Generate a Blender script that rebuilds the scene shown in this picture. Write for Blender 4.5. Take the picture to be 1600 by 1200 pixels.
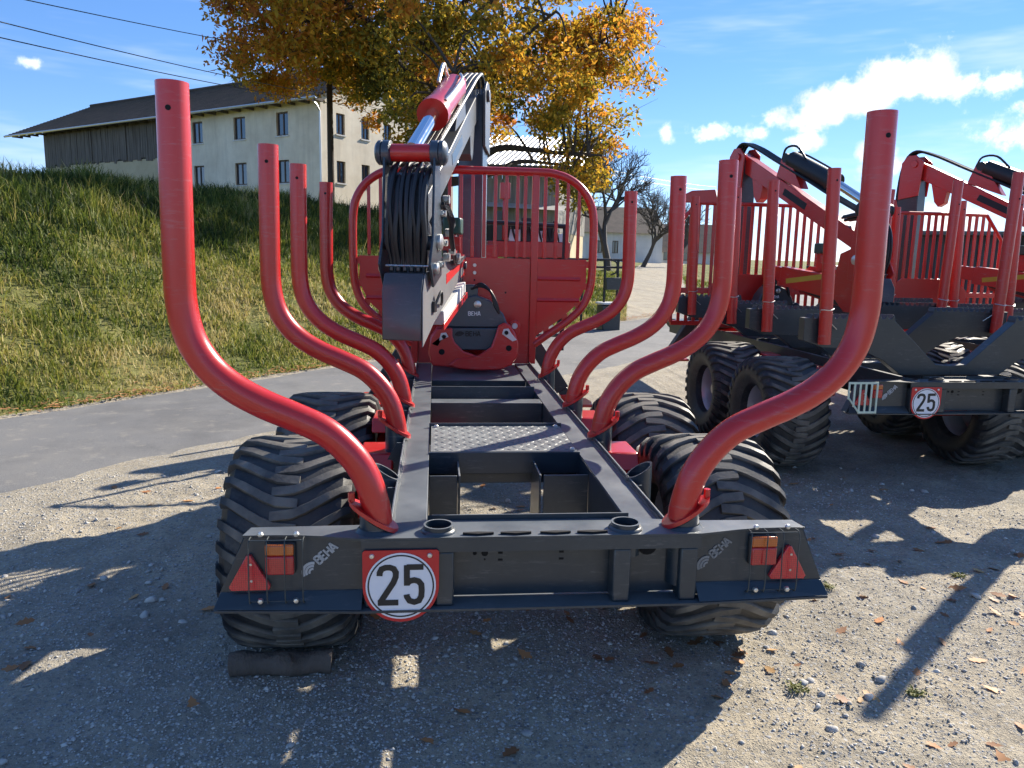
import bpy, math, random
import numpy as np
from mathutils import Vector, Matrix, Quaternion

for o in list(bpy.data.objects):
    bpy.data.objects.remove(o)
random.seed(7)
rng = np.random.default_rng(7)
SC = bpy.context.scene
COL = SC.collection
R_ = math.radians

# ------------------------------------------------------------------ camera
cam_d = bpy.data.cameras.new('camera')
cam_d.sensor_width = 36.0
cam_d.lens = 27.0
cam_d.clip_start = 0.05
cam_d.clip_end = 4000
cam = bpy.data.objects.new('camera', cam_d)
COL.objects.link(cam)
YAW, PITCH, ROLL = 5.83, 9.53, 1.2          # degrees: right, down, horizon falls to the right
cam.matrix_world = (Matrix.Translation((-0.293, -2.147, 1.68)) @ Matrix.Rotation(-R_(YAW), 4, 'Z')
                    @ Matrix.Rotation(R_(90 - PITCH), 4, 'X') @ Matrix.Rotation(R_(ROLL), 4, 'Z'))
SC.camera = cam

# ------------------------------------------------------------------ world and sun
SUN_AZ, SUN_EL = 50.0, 31.3                 # azimuth clockwise from +Y
world = bpy.data.worlds.new('World')
SC.world = world
world.use_nodes = True
world.cycles.sampling_method = 'MANUAL'
world.cycles.sample_map_resolution = 512
SUN_STRENGTH, SKY_STRENGTH = 4.8, 0.150
SC.view_settings.view_transform = 'Standard'
SC.view_settings.look = 'None'
SC.view_settings.exposure = 1.15
SC.view_settings.gamma = 1.0
SC.view_settings.use_curve_mapping = False
SC.cycles.max_bounces = 6
SC.cycles.use_adaptive_sampling = True
SC.cycles.adaptive_threshold = .025
SC.cycles.use_denoising = True
SC.cycles.diffuse_bounces = 3
SC.cycles.glossy_bounces = 3
SC.cycles.transmission_bounces = 2
SC.cycles.caustics_reflective = False
SC.cycles.caustics_refractive = False


def build_world():
    nt = world.node_tree
    N, L = nt.nodes, nt.links
    N.clear()
    out = N.new('ShaderNodeOutputWorld')
    bg = N.new('ShaderNodeBackground')
    bg.inputs['Strength'].default_value = SKY_STRENGTH
    sky = N.new('ShaderNodeTexSky')
    sky.sky_type = 'NISHITA'
    sky.sun_disc = False
    sky.sun_elevation = R_(SUN_EL)
    sky.sun_rotation = R_(SUN_AZ)
    sky.altitude = 500
    sky.air_density = .80
    sky.dust_density = 0.0
    sky.ozone_density = 2.2
    tc = N.new('ShaderNodeTexCoord')
    D = tc.outputs['Generated']

    def math_(op, a, b=None, clamp=False):
        n = N.new('ShaderNodeMath')
        n.operation = op
        n.use_clamp = clamp
        for i, v in enumerate((a, b)):
            if v is None:
                continue
            if isinstance(v, (int, float)):
                n.inputs[i].default_value = v
            else:
                L.new(v, n.inputs[i])
        return n.outputs[0]

    def vmath(op, a, b):
        n = N.new('ShaderNodeVectorMath')
        n.operation = op
        for i, v in enumerate((a, b)):
            if v is None:
                continue
            if isinstance(v, tuple):
                n.inputs[i].default_value = v
            else:
                L.new(v, n.inputs[i])
        return n

    def noise(scale, detail, rough, stretch=None, seed=0.0):
        src = D
        if stretch:
            src = vmath('MULTIPLY', D, stretch).outputs[0]
        src = vmath('ADD', src, (seed, seed * .7, seed * 1.3)).outputs[0]
        n = N.new('ShaderNodeTexNoise')
        n.inputs['Scale'].default_value = scale
        n.inputs['Detail'].default_value = detail
        n.inputs['Roughness'].default_value = rough
        L.new(src, n.inputs['Vector'])
        return n.outputs['Fac']

    def sstep(x, lo, hi):
        n = N.new('ShaderNodeMapRange')
        n.interpolation_type = 'SMOOTHSTEP'
        n.inputs['From Min'].default_value = lo
        n.inputs['From Max'].default_value = hi
        L.new(x, n.inputs['Value'])
        return n.outputs[0]

    # fair-weather cumulus: (direction, angular half-width, half-height)
    clouds = [((.512, .835, .200), .062, .036), ((.545, .815, .190), .052, .030), ((.478, .855, .185), .045, .026),
              ((.435, .885, .170), .040, .026), ((.405, .898, .160), .052, .024), ((.375, .915, .148), .050, .020),
              ((.335, .930, .152), .034, .018), ((.278, .950, .150), .014, .016), ((.420, .895, .138), .036, .014),
              ((.505, .855, .105), .035, .020), ((.495, .862, .122), .030, .016), ((-.42, .887, .187), .020, .012),
              ((.625, .765, .150), .060, .034), ((.590, .790, .185), .030, .020), ((.345, .938, .075), .04, .012), ((.40, .915, .055), .09, .022),
              ((.47, .88, .045), .12, .022), ((.56, .825, .05), .09, .03),
              ((-.80, .58, .16), .12, .04), ((-.55, -.80, .22), .16, .06), ((.90, -.35, .22), .15, .05),
              ((.1, -.95, .30), .14, .05), ((-.93, -.25, .28), .16, .06), ((.80, .55, .26), .10, .04)]
    blob = None
    for c, rx, rz in clouds:
        s = vmath('SUBTRACT', D, c).outputs[0]
        s = vmath('MULTIPLY', s, (1 / rx, 1 / rx, 1 / rz)).outputs[0]
        ln = vmath('LENGTH', s, None).outputs['Value']
        f = math_('SUBTRACT', 1.0, ln)
        blob = f if blob is None else math_('MAXIMUM', blob, f)
    blob = math_('MAXIMUM', blob, -1.5)
    fb = noise(19, 7, .62)
    dens = math_('ADD', blob, math_('MULTIPLY', math_('SUBTRACT', fb, .5), 3.0))
    mask = sstep(dens, .12, .80)
    # thin high cirrus
    ci = noise(2.6, 4, .62, (1.0, 2.2, 9.0), 5.0)
    cir = math_('MULTIPLY', sstep(ci, .46, .82), .42)
    # billow shading
    sh = noise(20, 3, .55, seed=1.7)
    shade = N.new('ShaderNodeMix')
    shade.data_type = 'RGBA'
    shade.inputs[6].default_value = (3.3, 3.5, 3.9, 1)
    shade.inputs[7].default_value = (5.2, 5.2, 5.15, 1)
    L.new(sstep(sh, .36, .60), shade.inputs[0])
    m1 = N.new('ShaderNodeMix')
    m1.data_type = 'RGBA'
    m1.inputs[7].default_value = (3.6, 3.9, 4.3, 1)
    tint = N.new('ShaderNodeMix')
    tint.data_type = 'RGBA'
    tint.blend_type = 'MULTIPLY'
    tint.inputs[0].default_value = 1.0
    tint.inputs[7].default_value = (.72, .80, 1.00, 1)
    hsv = N.new('ShaderNodeHueSaturation')
    hsv.inputs['Saturation'].default_value = 1.34
    hsv.inputs['Value'].default_value = .98
    gm = N.new('ShaderNodeGamma')
    gm.inputs['Gamma'].default_value = .72
    L.new(sky.outputs[0], gm.inputs['Color'])
    L.new(gm.outputs[0], hsv.inputs['Color'])
    L.new(hsv.outputs[0], tint.inputs[6])
    L.new(cir, m1.inputs[0])
    L.new(tint.outputs[2], m1.inputs[6])
    m2 = N.new('ShaderNodeMix')
    m2.data_type = 'RGBA'
    L.new(mask, m2.inputs[0])
    L.new(m1.outputs[2], m2.inputs[6])
    L.new(shade.outputs[2], m2.inputs[7])
    L.new(m2.outputs[2], bg.inputs['Color'])
    L.new(bg.outputs[0], out.inputs[0])


build_world()
sun_d = bpy.data.lights.new('sun', 'SUN')
sun_d.energy = SUN_STRENGTH
sun_d.angle = R_(0.53)
sun_d.color = (1.0, .91, .77)
sun = bpy.data.objects.new('sun', sun_d)
COL.objects.link(sun)
to_sun = Vector((math.sin(R_(SUN_AZ)) * math.cos(R_(SUN_EL)), math.cos(R_(SUN_AZ)) * math.cos(R_(SUN_EL)), math.sin(R_(SUN_EL))))
sun.rotation_euler = to_sun.to_track_quat('Z', 'Y').to_euler()


# ------------------------------------------------------------------ helpers
class MB:
    """collects geometry for ONE mesh object"""
    def __init__(self):
        self.v, self.f = [], []

    def add(self, vs, fs):
        b = len(self.v)
        self.v += [tuple(p) for p in vs]
        self.f += [tuple(b + i for i in f) for f in fs]
        return self

    def box(self, x0, x1, y0, y1, z0, z1, M=None):
        vs = [Vector((x, y, z)) for x in (x0, x1) for y in (y0, y1) for z in (z0, z1)]
        if M is not None:
            vs = [M @ p for p in vs]
        return self.add(vs, [(0, 1, 3, 2), (4, 6, 7, 5), (0, 4, 5, 1), (2, 3, 7, 6), (0, 2, 6, 4), (1, 5, 7, 3)])

    def prism(self, poly, axis, a, b, M=None):
        """2-D polygon extruded along an axis; axis 'y': poly=(x,z), 'x': (y,z), 'z': (x,y)"""
        def p3(p, t):
            q = {'y': (p[0], t, p[1]), 'x': (t, p[0], p[1]), 'z': (p[0], p[1], t)}[axis]
            return M @ Vector(q) if M is not None else q
        n = len(poly)
        area = sum(poly[i][0] * poly[(i + 1) % n][1] - poly[(i + 1) % n][0] * poly[i][1] for i in range(n))
        if area < 0:
            poly = poly[::-1]
        if axis == 'y':
            poly = poly[::-1]
        vs = [p3(p, a) for p in poly] + [p3(p, b) for p in poly]
        fs = [tuple(range(n))[::-1], tuple(range(n, 2 * n))] + [(i, (i + 1) % n, n + (i + 1) % n, n + i) for i in range(n)]
        return self.add(vs, fs)

    def tube(self, path, r, n=10, caps=True, flat=1.0):
        P = [Vector(p) for p in path]
        rr = r if isinstance(r, (list, tuple)) else [r] * len(P)
        T = []
        for i in range(len(P)):
            a, b = P[max(0, i - 1)], P[min(len(P) - 1, i + 1)]
            T.append((b - a).normalized())
        up = Vector((0, 0, 1)) if abs(T[0].z) < .9 else Vector((0, 1, 0))
        u = T[0].cross(up).normalized()
        vs, fs = [], []
        for i, p in enumerate(P):
            if i:
                q = T[i - 1].rotation_difference(T[i])
                u = (q @ u)
                u = (u - T[i] * u.dot(T[i])).normalized()
            w = T[i].cross(u)
            for k in range(n):
                a = 2 * math.pi * k / n
                vs.append(p + (u * math.cos(a) + w * math.sin(a) * flat) * rr[i])
        for i in range(len(P) - 1):
            for k in range(n):
                fs.append((i * n + k, i * n + (k + 1) % n, (i + 1) * n + (k + 1) % n, (i + 1) * n + k))
        if caps:
            fs.append(tuple(range(n))[::-1])
            fs.append(tuple((len(P) - 1) * n + k for k in range(n)))
        return self.add(vs, fs)

    def cyl(self, a, b, r, n=16, r2=None):
        return self.tube([a, b], [r, r if r2 is None else r2], n)

    def pipe(self, a, b, ro, ri, n=20):
        """open pipe with wall thickness"""
        a, b = Vector(a), Vector(b)
        t = (b - a).normalized()
        up = Vector((0, 0, 1)) if abs(t.z) < .9 else Vector((0, 1, 0))
        u = t.cross(up).normalized()
        w = t.cross(u)
        vs = []
        for c, r in ((a, ro), (b, ro), (b, ri), (a, ri)):
            for k in range(n):
                an = 2 * math.pi * k / n
                vs.append(c + (u * math.cos(an) + w * math.sin(an)) * r)
        fs = []
        for j in range(4):
            for k in range(n):
                j2 = (j + 1) % 4
                fs.append((j * n + k, j * n + (k + 1) % n, j2 * n + (k + 1) % n, j2 * n + k))
        return self.add(vs, fs)

    def lathe(self, prof, n=32, axis='x', c=(0, 0, 0), close=False):
        """profile (axial, radius)"""
        vs, fs = [], []
        for a, r in prof:
            for k in range(n):
                t = 2 * math.pi * k / n
                p = {'x': (a, r * math.cos(t), r * math.sin(t)), 'y': (r * math.cos(t), a, r * math.sin(t)),
                     'z': (r * math.cos(t), r * math.sin(t), a)}[axis]
                vs.append((p[0] + c[0], p[1] + c[1], p[2] + c[2]))
        m = len(prof)
        for i in range(m if close else m - 1):
            j = (i + 1) % m
            for k in range(n):
                fs.append((i * n + k, i * n + (k + 1) % n, j * n + (k + 1) % n, j * n + k))
        if not close:
            if prof[0][1] > 1e-5:
                fs.append(tuple(range(n))[::-1])
            if prof[-1][1] > 1e-5:
                fs.append(tuple((m - 1) * n + k for k in range(n)))
        return self.add(vs, fs)

    def stroke(self, pts, w, y, thick=.0015, closed=False, M=None):
        """flat lettering stroke in the x-z plane at y, facing -y"""
        P = [Vector((p[0], p[1])) for p in pts]
        n = len(P)
        Lf, Rt = [], []
        for i in range(n):
            if closed:
                a, b = P[(i - 1) % n], P[(i + 1) % n]
            else:
                a, b = P[max(0, i - 1)], P[min(n - 1, i + 1)]
            d1 = (P[i] - a).normalized() if (P[i] - a).length > 1e-9 else None
            d2 = (b - P[i]).normalized() if (b - P[i]).length > 1e-9 else None
            d = ((d1 or d2) + (d2 or d1))
            d = d.normalized() if d.length > 1e-6 else (d1 or d2)
            nrm = Vector((-d.y, d.x))
            k = 1.0
            if d1 is not None and d2 is not None:
                k = 1 / max(.5, abs(nrm.dot(Vector((-d1.y, d1.x)))))
            Lf.append(P[i] + nrm * w / 2 * k)
            Rt.append(P[i] - nrm * w / 2 * k)
        vs = []
        for yy in (y - thick, y):
            vs += [(q.x, yy, q.y) for q in Lf] + [(q.x, yy, q.y) for q in Rt]
        fs = []
        rngi = range(n if closed else n - 1)
        for i in rngi:
            j = (i + 1) % n
            fs.append((i, j, n + j, n + i))
            fs.append((i, 2 * n + i, 2 * n + j, j))
            fs.append((n + i, n + j, 3 * n + j, 3 * n + i))
        if M is not None:
            vs = [M @ Vector(q) for q in vs]
        return self.add(vs, fs)

    def mesh(self, name, smooth=35):
        me = bpy.data.meshes.new(name)
        me.from_pydata(self.v, [], self.f)
        me.update()
        if smooth:
            me.shade_smooth()
            me.set_sharp_from_angle(angle=R_(smooth))
        return me

    def build(self, name, mat, parent=None, bevel=0.0, smooth=35):
        o = bpy.data.objects.new(name, self.mesh(name, smooth))
        o.data.materials.append(mat)
        COL.objects.link(o)
        o.parent = parent
        if bevel:
            b = o.modifiers.new('bevel', 'BEVEL')
            b.width = bevel
            b.segments = 2
            b.limit_method = 'ANGLE'
            b.angle_limit = R_(40)
            b.harden_normals = False
        return o


def inst(src, name, parent=None):
    """another object that shares a mesh"""
    o = bpy.data.objects.new(name, src if isinstance(src, bpy.types.Mesh) else src.data)
    COL.objects.link(o)
    o.parent = parent
    return o


def empty(name, loc=(0, 0, 0), rz=0.0, parent=None):
    o = bpy.data.objects.new(name, None)
    o.empty_display_size = .2
    COL.objects.link(o)
    o.location = loc
    o.rotation_euler = (0, 0, rz)
    o.parent = parent
    return o


def tag(o, label, cat, group=None):
    o['label'] = label
    o['category'] = cat
    if group:
        o['group'] = group
    return o


def kind(o, k, label=None):
    o['kind'] = k
    if label:
        o['label'] = label
    return o


def copy_tree(o, parent=None):
    c = o.copy()
    COL.objects.link(c)
    c.parent = parent
    for ch in list(o.children):
        copy_tree(ch, c)
    return c


def arc(cx, cz, r, a0, a1, n=8):
    return [(cx + r * math.cos(R_(a0 + (a1 - a0) * i / n)), cz + r * math.sin(R_(a0 + (a1 - a0) * i / n))) for i in range(n + 1)]


def smooth_path(pts, sub=6):
    """Catmull-Rom through the points"""
    P = [Vector(p) for p in pts]
    P = [P[0] * 2 - P[1]] + P + [P[-1] * 2 - P[-2]]
    out = []
    for i in range(1, len(P) - 2):
        p0, p1, p2, p3 = P[i - 1:i + 3]
        for k in range(sub):
            t = k / sub
            out.append(.5 * ((2 * p1) + (p2 - p0) * t + (2 * p0 - 5 * p1 + 4 * p2 - p3) * t * t + (3 * p1 - p0 - 3 * p2 + p3) * t ** 3))
    out.append(P[-2])
    return out


def sm(x, a, b):
    t = np.clip((x - a) / (b - a), 0, 1)
    return t * t * (3 - 2 * t)


def fast_mesh(name, V, F, attrs=None, smooth=False):
    """numpy arrays -> mesh; F is (n,3) or (n,4); attrs: dict name -> (domain, float array)"""
    me = bpy.data.meshes.new(name)
    V = np.asarray(V, np.float32)
    F = np.asarray(F, np.int32)
    k = F.shape[1]
    me.vertices.add(len(V))
    me.vertices.foreach_set('co', V.ravel())
    me.loops.add(F.size)
    me.loops.foreach_set('vertex_index', F.ravel())
    me.polygons.add(len(F))
    me.polygons.foreach_set('loop_start', np.arange(0, F.size, k, dtype=np.int32))
    me.update(calc_edges=True)
    for nme, (dom, arr) in (attrs or {}).items():
        a = me.attributes.new(nme, 'FLOAT', dom)
        a.data.foreach_set('value', np.asarray(arr, np.float32))
    if smooth:
        me.shade_smooth()
    me.validate()
    return me


def vnoise(x, y, seed=0):
    """2-D value noise, vectorised"""
    xi, yi = np.floor(x).astype(np.int64), np.floor(y).astype(np.int64)
    xf, yf = x - xi, y - yi
    u, v = xf * xf * (3 - 2 * xf), yf * yf * (3 - 2 * yf)

    def h(a, b):
        n = (a * 374761393 + b * 668265263 + seed * 1442695041) & 0xffffffff
        n = ((n ^ (n >> 13)) * 1274126177) & 0xffffffff
        return ((n ^ (n >> 16)) & 0xffff) / 65535.0
    return (h(xi, yi) * (1 - u) + h(xi + 1, yi) * u) * (1 - v) + (h(xi, yi + 1) * (1 - u) + h(xi + 1, yi + 1) * u) * v


def fbm(x, y, seed=0, octv=4):
    s, a, f = 0, .5, 1.0
    for i in range(octv):
        s = s + a * vnoise(x * f, y * f, seed + i)
        a *= .5
        f *= 2.03
    return s


# ------------------------------------------------------------------ materials
class NT:
    def __init__(self, name):
        self.m = bpy.data.materials.new(name)
        self.m.use_nodes = True
        self.t = self.m.node_tree
        self.N, self.L = self.t.nodes, self.t.links
        self.b = self.N['Principled BSDF']
        self.out = self.N['Material Output']

    def coord(self, space='Object', scale=None):
        tc = self.N.new('ShaderNodeTexCoord')
        o = tc.outputs[space]
        if scale:
            mp = self.N.new('ShaderNodeMapping')
            mp.inputs['Scale'].default_value = scale
            self.L.new(o, mp.inputs[0])
            o = mp.outputs[0]
        return o

    def world(self):
        g = self.N.new('ShaderNodeNewGeometry')
        return g.outputs['Position']

    def noise(self, vec, scale, detail=4, rough=.55, out='Fac'):
        n = self.N.new('ShaderNodeTexNoise')
        n.inputs['Scale'].default_value = scale
        n.inputs['Detail'].default_value = detail
        n.inputs['Roughness'].default_value = rough
        self.L.new(vec, n.inputs['Vector'])
        return n.outputs[out]

    def voro(self, vec, scale, feat='F1', out='Distance', rand=1.0):
        n = self.N.new('ShaderNodeTexVoronoi')
        n.feature = feat
        n.inputs['Scale'].default_value = scale
        n.inputs['Randomness'].default_value = rand
        self.L.new(vec, n.inputs['Vector'])
        return n.outputs[out]

    def ramp(self, fac, stops, interp='LINEAR'):
        n = self.N.new('ShaderNodeValToRGB')
        n.color_ramp.interpolation = interp
        e = n.color_ramp.elements
        while len(e) < len(stops):
            e.new(.5)
        for i, (p, c) in enumerate(stops):
            e[i].position = p
            e[i].color = (c, c, c, 1) if isinstance(c, (int, float)) else (*c, 1)
        self.L.new(fac, n.inputs[0])
        return n.outputs[0]

    def mix(self, fac, a, b, mode='MIX'):
        n = self.N.new('ShaderNodeMix')
        n.data_type = 'RGBA'
        n.blend_type = mode
        for s, v in ((0, fac), (6, a), (7, b)):
            if isinstance(v, (int, float)):
                n.inputs[s].default_value = v if s == 0 else (v, v, v, 1)
            elif isinstance(v, tuple):
                n.inputs[s].default_value = (*v, 1)
            else:
                self.L.new(v, n.inputs[s])
        return n.outputs[2]

    def math(self, op, a, b=None, clamp=False):
        n = self.N.new('ShaderNodeMath')
        n.operation = op
        n.use_clamp = clamp
        for i, v in enumerate((a, b)):
            if v is None:
                continue
            if isinstance(v, (int, float)):
                n.inputs[i].default_value = v
            else:
                self.L.new(v, n.inputs[i])
        return n.outputs[0]

    def bump(self, h, strength=.3, dist=.01):
        n = self.N.new('ShaderNodeBump')
        n.inputs['Strength'].default_value = strength
        n.inputs['Distance'].default_value = dist
        self.L.new(h, n.inputs['Height'])
        self.L.new(n.outputs[0], self.b.inputs['Normal'])

    def set(self, **kw):
        for k, v in kw.items():
            k = {'color': 'Base Color', 'rough': 'Roughness', 'metal': 'Metallic', 'coat': 'Coat Weight', 'coat_rough': 'Coat Roughness',
                 'spec': 'Specular IOR Level', 'trans': 'Transmission Weight', 'ior': 'IOR'}.get(k, k)
            if isinstance(v, (int, float)):
                self.b.inputs[k].default_value = v
            elif isinstance(v, tuple):
                self.b.inputs[k].default_value = (*v, 1)
            else:
                self.L.new(v, self.b.inputs[k])
        return self

    def attr(self, name):
        n = self.N.new('ShaderNodeAttribute')
        n.attribute_name = name
        return n.outputs['Fac']


def paint(name, col, dust=.35, rough=.32, dustcol=(.30, .27, .21), coat=.35, settle=0.0, scuff=.35):
    """sprayed steel: fine orange peel, settled dust and scuffs"""
    t = NT(name)
    p = t.coord('Object')
    big = t.noise(p, 3.1, 4, .6)
    fine = t.noise(p, 60, 4, .6)
    d = t.math('MULTIPLY', t.ramp(big, [(.40, 0.0), (.75, 1.0)]), t.ramp(fine, [(.35, .3), (.7, 1.0)]))
    d = t.math('MULTIPLY', d, dust)
    if settle:
        g = t.N.new('ShaderNodeNewGeometry')
        sx = t.N.new('ShaderNodeSeparateXYZ')
        t.L.new(g.outputs['True Normal'], sx.inputs[0])
        up = t.math('MULTIPLY', t.ramp(sx.outputs[2], [(.75, 0.0), (.98, 1.0)]), t.ramp(t.noise(p, 5, 5, .65), [(.25, .35), (.7, 1.0)]))
        d = t.math('MAXIMUM', d, t.math('MULTIPLY', up, settle))
    var = t.mix(t.noise(p, 1.3, 2), tuple(c * .88 for c in col), tuple(min(1, c * 1.1) for c in col))
    sc = t.math('MULTIPLY', t.ramp(t.noise(t.coord('Object', (1, 1, 6)), 11, 6, .72), [(.56, 0.0), (.64, 1.0)]), t.ramp(big, [(.40, 0.0), (.60, 1.0)]))
    var = t.mix(t.math('MULTIPLY', sc, scuff), var, tuple(min(1, x * .55 + .12) for x in col))
    c = t.mix(d, var, dustcol)
    t.set(color=c, rough=t.math('ADD', t.math('MULTIPLY', d, .6), t.math('ADD', rough, t.math('MULTIPLY', t.noise(p, 9, 3), .12))),
          coat=coat, coat_rough=.18)
    t.bump(t.math('ADD', t.noise(p, 240, 2, .5), t.math('MULTIPLY', t.noise(p, 14, 3), .6)), .10, .002)
    return t.m


def plain(name, col, rough=.5, metal=0.0, var=.15, scale=20, bump=.0, **kw):
    t = NT(name)
    p = t.coord('Object')
    n = t.noise(p, scale, 4, .6)
    t.set(color=t.mix(n, tuple(c * (1 - var) for c in col), tuple(min(1, c * (1 + var)) for c in col)),
          rough=t.math('ADD', rough - .05, t.math('MULTIPLY', n, .1)), metal=metal, **kw)
    if bump:
        t.bump(t.noise(p, scale * 3, 4), bump, .005)
    return t.m


M = {}
M['red'] = paint('red_paint', (.51, .011, .010), .05, .25, coat=.5, scuff=.5)
M['red2'] = paint('orange_red_paint', (.52, .020, .013), .05, .28, coat=.4, scuff=.5)
M['anth'] = paint('anthracite_paint', (.013, .026, .038), .08, .28, (.28, .30, .31), settle=.46)
M['dark2'] = paint('dark_grey_paint', (.020, .027, .031), .14, .38, (.20, .20, .19), settle=.35)
M['checker'] = paint('checker_plate_paint', (.060, .070, .076), .3, .34, (.30, .31, .30), settle=.55)
M['grey'] = paint('silver_grey_paint', (.19, .195, .205), .30, .34, (.30, .28, .25), .3)
M['boxgrey'] = paint('box_grey_paint', (.040, .043, .050), .15, .28, (.2, .19, .17), .5)
M['midgrey'] = paint('mid_grey_paint', (.060, .064, .070), .25, .36, (.25, .24, .22), .25)
M['slate'] = paint('slate_blue_paint', (.034, .050, .070), .12, .30, (.2, .2, .19), .4)
M['weld'] = paint('weld_bead_paint', (.06, .07, .075), .4, .3, (.35, .35, .33), settle=.5)
M['steel'] = plain('zinc_steel', (.62, .62, .60), .35, .9, .15, 40)
M['chrome'] = plain('chrome_rod', (.75, .76, .78), .08, 1.0, .04, 10)
M['hose'] = plain('hydraulic_hose', (.012, .014, .018), .38, 0, .3, 60)
M['blackp'] = plain('black_plastic', (.015, .016, .018), .5, 0, .3, 60)
M['dark_plug'] = plain('deep_black', (.004, .004, .005), .9, 0, .1, 20)  # black for plugs that paint the shade inside holes and slots
M['white'] = plain('sign_white', (.74, .74, .78), .4, 0, .03, 30)
M['black'] = plain('sign_black', (.012, .012, .014), .45, 0, .1, 30)
M['signred'] = plain('sign_red', (.52, .018, .020), .38, 0, .08, 20)
M['lettering'] = plain('white_lettering', (.72, .73, .74), .45, 0, .05, 30)
M['stencil'] = plain('stencil_light', (.42, .43, .44), .5, 0, .25, 60)
M['stencil2'] = plain('stencil_dull', (.20, .21, .22), .45, 0, .3, 60)
M['letterdark'] = plain('engraved_lettering', (.010, .012, .014), .6, 0, .2, 30)
M['yellow'] = plain('yellow_decal', (.52, .36, .03), .5, 0, .15, 10)
M['wire'] = plain('guard_wire', (.06, .07, .07), .45, .3, .2, 50)
M['pale'] = plain('pale_green_guard', (.52, .62, .50), .5, 0, .15, 20)
M['rimgrey'] = plain('wheel_rim_silver', (.40, .40, .42), .35, .3, .12, 12)
M['rimred'] = plain('wheel_rim_red', (.42, .03, .025), .5, 0, .15, 12)
M['lampgreen'] = plain('work_lamp_housing', (.030, .075, .055), .35, 0, .2, 20)
M['whitep'] = plain('weathered_white_metal', (.70, .70, .67), .5, 0, .1, 15)


def lens_mat(name, col):
    t = NT(name)
    p = t.coord('Object')
    cells = t.voro(p, 160, rand=0.0)
    t.set(color=t.mix(t.ramp(cells, [(.2, 1.0), (.6, .6)]), (0, 0, 0), col, 'MIX'), rough=.18, coat=.8, coat_rough=.06)
    t.bump(cells, .4, .002)
    return t.m


M['lens_red'] = lens_mat('red_lens', (.62, .020, .028))
M['lens_orange'] = lens_mat('amber_lens', (.75, .17, .02))
M['reflector'] = lens_mat('red_reflector', (.72, .020, .035))


def tyre_mat():
    t = NT('tyre_rubber')
    p = t.coord('Object')
    r = t.attr('radial')
    n = t.noise(p, 8, 4, .6)
    f = t.noise(p, 70, 3, .6)
    # dried dirt sits on the running faces of the lugs and in patches on the carcass
    worn = t.math('MULTIPLY', t.ramp(r, [(.955, 0.0), (.985, 1.0)]), t.ramp(n, [(.32, .15), (.66, 1.0)]))
    patch = t.math('MULTIPLY', t.ramp(n, [(.50, 0.0), (.72, 1.0)]), t.ramp(f, [(.4, .2), (.65, .8)]))
    d = t.math('MAXIMUM', t.math('MULTIPLY', worn, .85), t.math('MULTIPLY', patch, .40))
    t.set(color=t.mix(d, t.mix(f, (.011, .012, .014), (.024, .025, .027)), (.22, .20, .165)), rough=t.math('ADD', .52, t.math('MULTIPLY', d, .4)))
    t.bump(t.math('ADD', t.noise(p, 110, 4, .6), t.math('MULTIPLY', n, 2)), .25, .004)
    return t.m


M['tyre'] = tyre_mat()


def ground_mat():
    t = NT('ground_gravel_and_grass')
    p = t.world()
    big = t.noise(p, .55, 4, .6)
    mid = t.noise(p, 3.2, 5, .62)
    fine = t.noise(p, 38, 5, .68)
    grit = t.noise(p, 190, 3, .7)
    st = t.voro(p, 46, out='Color')
    std = t.voro(p, 46)
    st2 = t.voro(p, 105, out='Color')
    st2d = t.voro(p, 105)
    sand = t.mix(t.ramp(mid, [(.30, 0.0), (.70, 1.0)]), (.335, .292, .215), (.55, .475, .345))
    sand = t.mix(t.ramp(big, [(.40, 0.0), (.66, .6)]), sand, (.30, .285, .245))
    sand = t.mix(t.ramp(t.noise(p, 1.5, 6, .7), [(.50, 0.0), (.66, .65)]), sand, (.20, .18, .145))
    sand = t.mix(t.ramp(fine, [(.28, .75), (.52, 0.0)]), sand, (.15, .135, .11))
    sep = t.N.new('ShaderNodeSeparateColor')
    t.L.new(st, sep.inputs[0])
    stone = t.mix(sep.outputs[0], (.17, .175, .18), (.50, .49, .46))
    m1 = t.math('MULTIPLY', t.ramp(std, [(.28, 1.0), (.42, 0.0)]), t.ramp(t.math('ADD', sep.outputs[1], t.math('MULTIPLY', mid, .5)), [(.62, 0.0), (.78, 1.0)]))
    c = t.mix(m1, sand, stone)
    sep2 = t.N.new('ShaderNodeSeparateColor')
    t.L.new(st2, sep2.inputs[0])
    m2 = t.math('MULTIPLY', t.ramp(st2d, [(.25, 1.0), (.45, 0.0)]), t.ramp(sep2.outputs[1], [(.45, 0.0), (.6, 1.0)]))
    c = t.mix(t.math('MULTIPLY', m2, .8), c, t.mix(sep2.outputs[0], (.14, .14, .14), (.55, .52, .46)))
    c = t.mix(t.math('MULTIPLY', t.ramp(grit, [(.3, 1.0), (.55, 0.0)]), .45), c, (.12, .11, .095))
    grass = t.mix(t.ramp(t.noise(p, 1.1, 5, .65), [(.35, 0.0), (.65, 1.0)]), (.09, .115, .028), (.25, .23, .07))
    grass = t.mix(t.ramp(t.noise(p, 14, 4, .65), [(.3, .6), (.6, 0.0)]), grass, (.030, .032, .012))
    g = t.math('ADD', t.attr('grass'), t.math('MULTIPLY', t.math('SUBTRACT', t.noise(p, 2.4, 5, .65), .5), .5), True)
    gm = t.ramp(g, [(.42, 0.0), (.60, 1.0)])
    t.set(color=t.mix(gm, c, grass), rough=.92, spec=.25)
    h = t.math('ADD', t.math('MULTIPLY', m2, .8), t.math('ADD', t.math('MULTIPLY', fine, 1.4), t.math('MULTIPLY', grit, .4)))
    t.bump(h, .75, .012)
    return t.m


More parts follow.
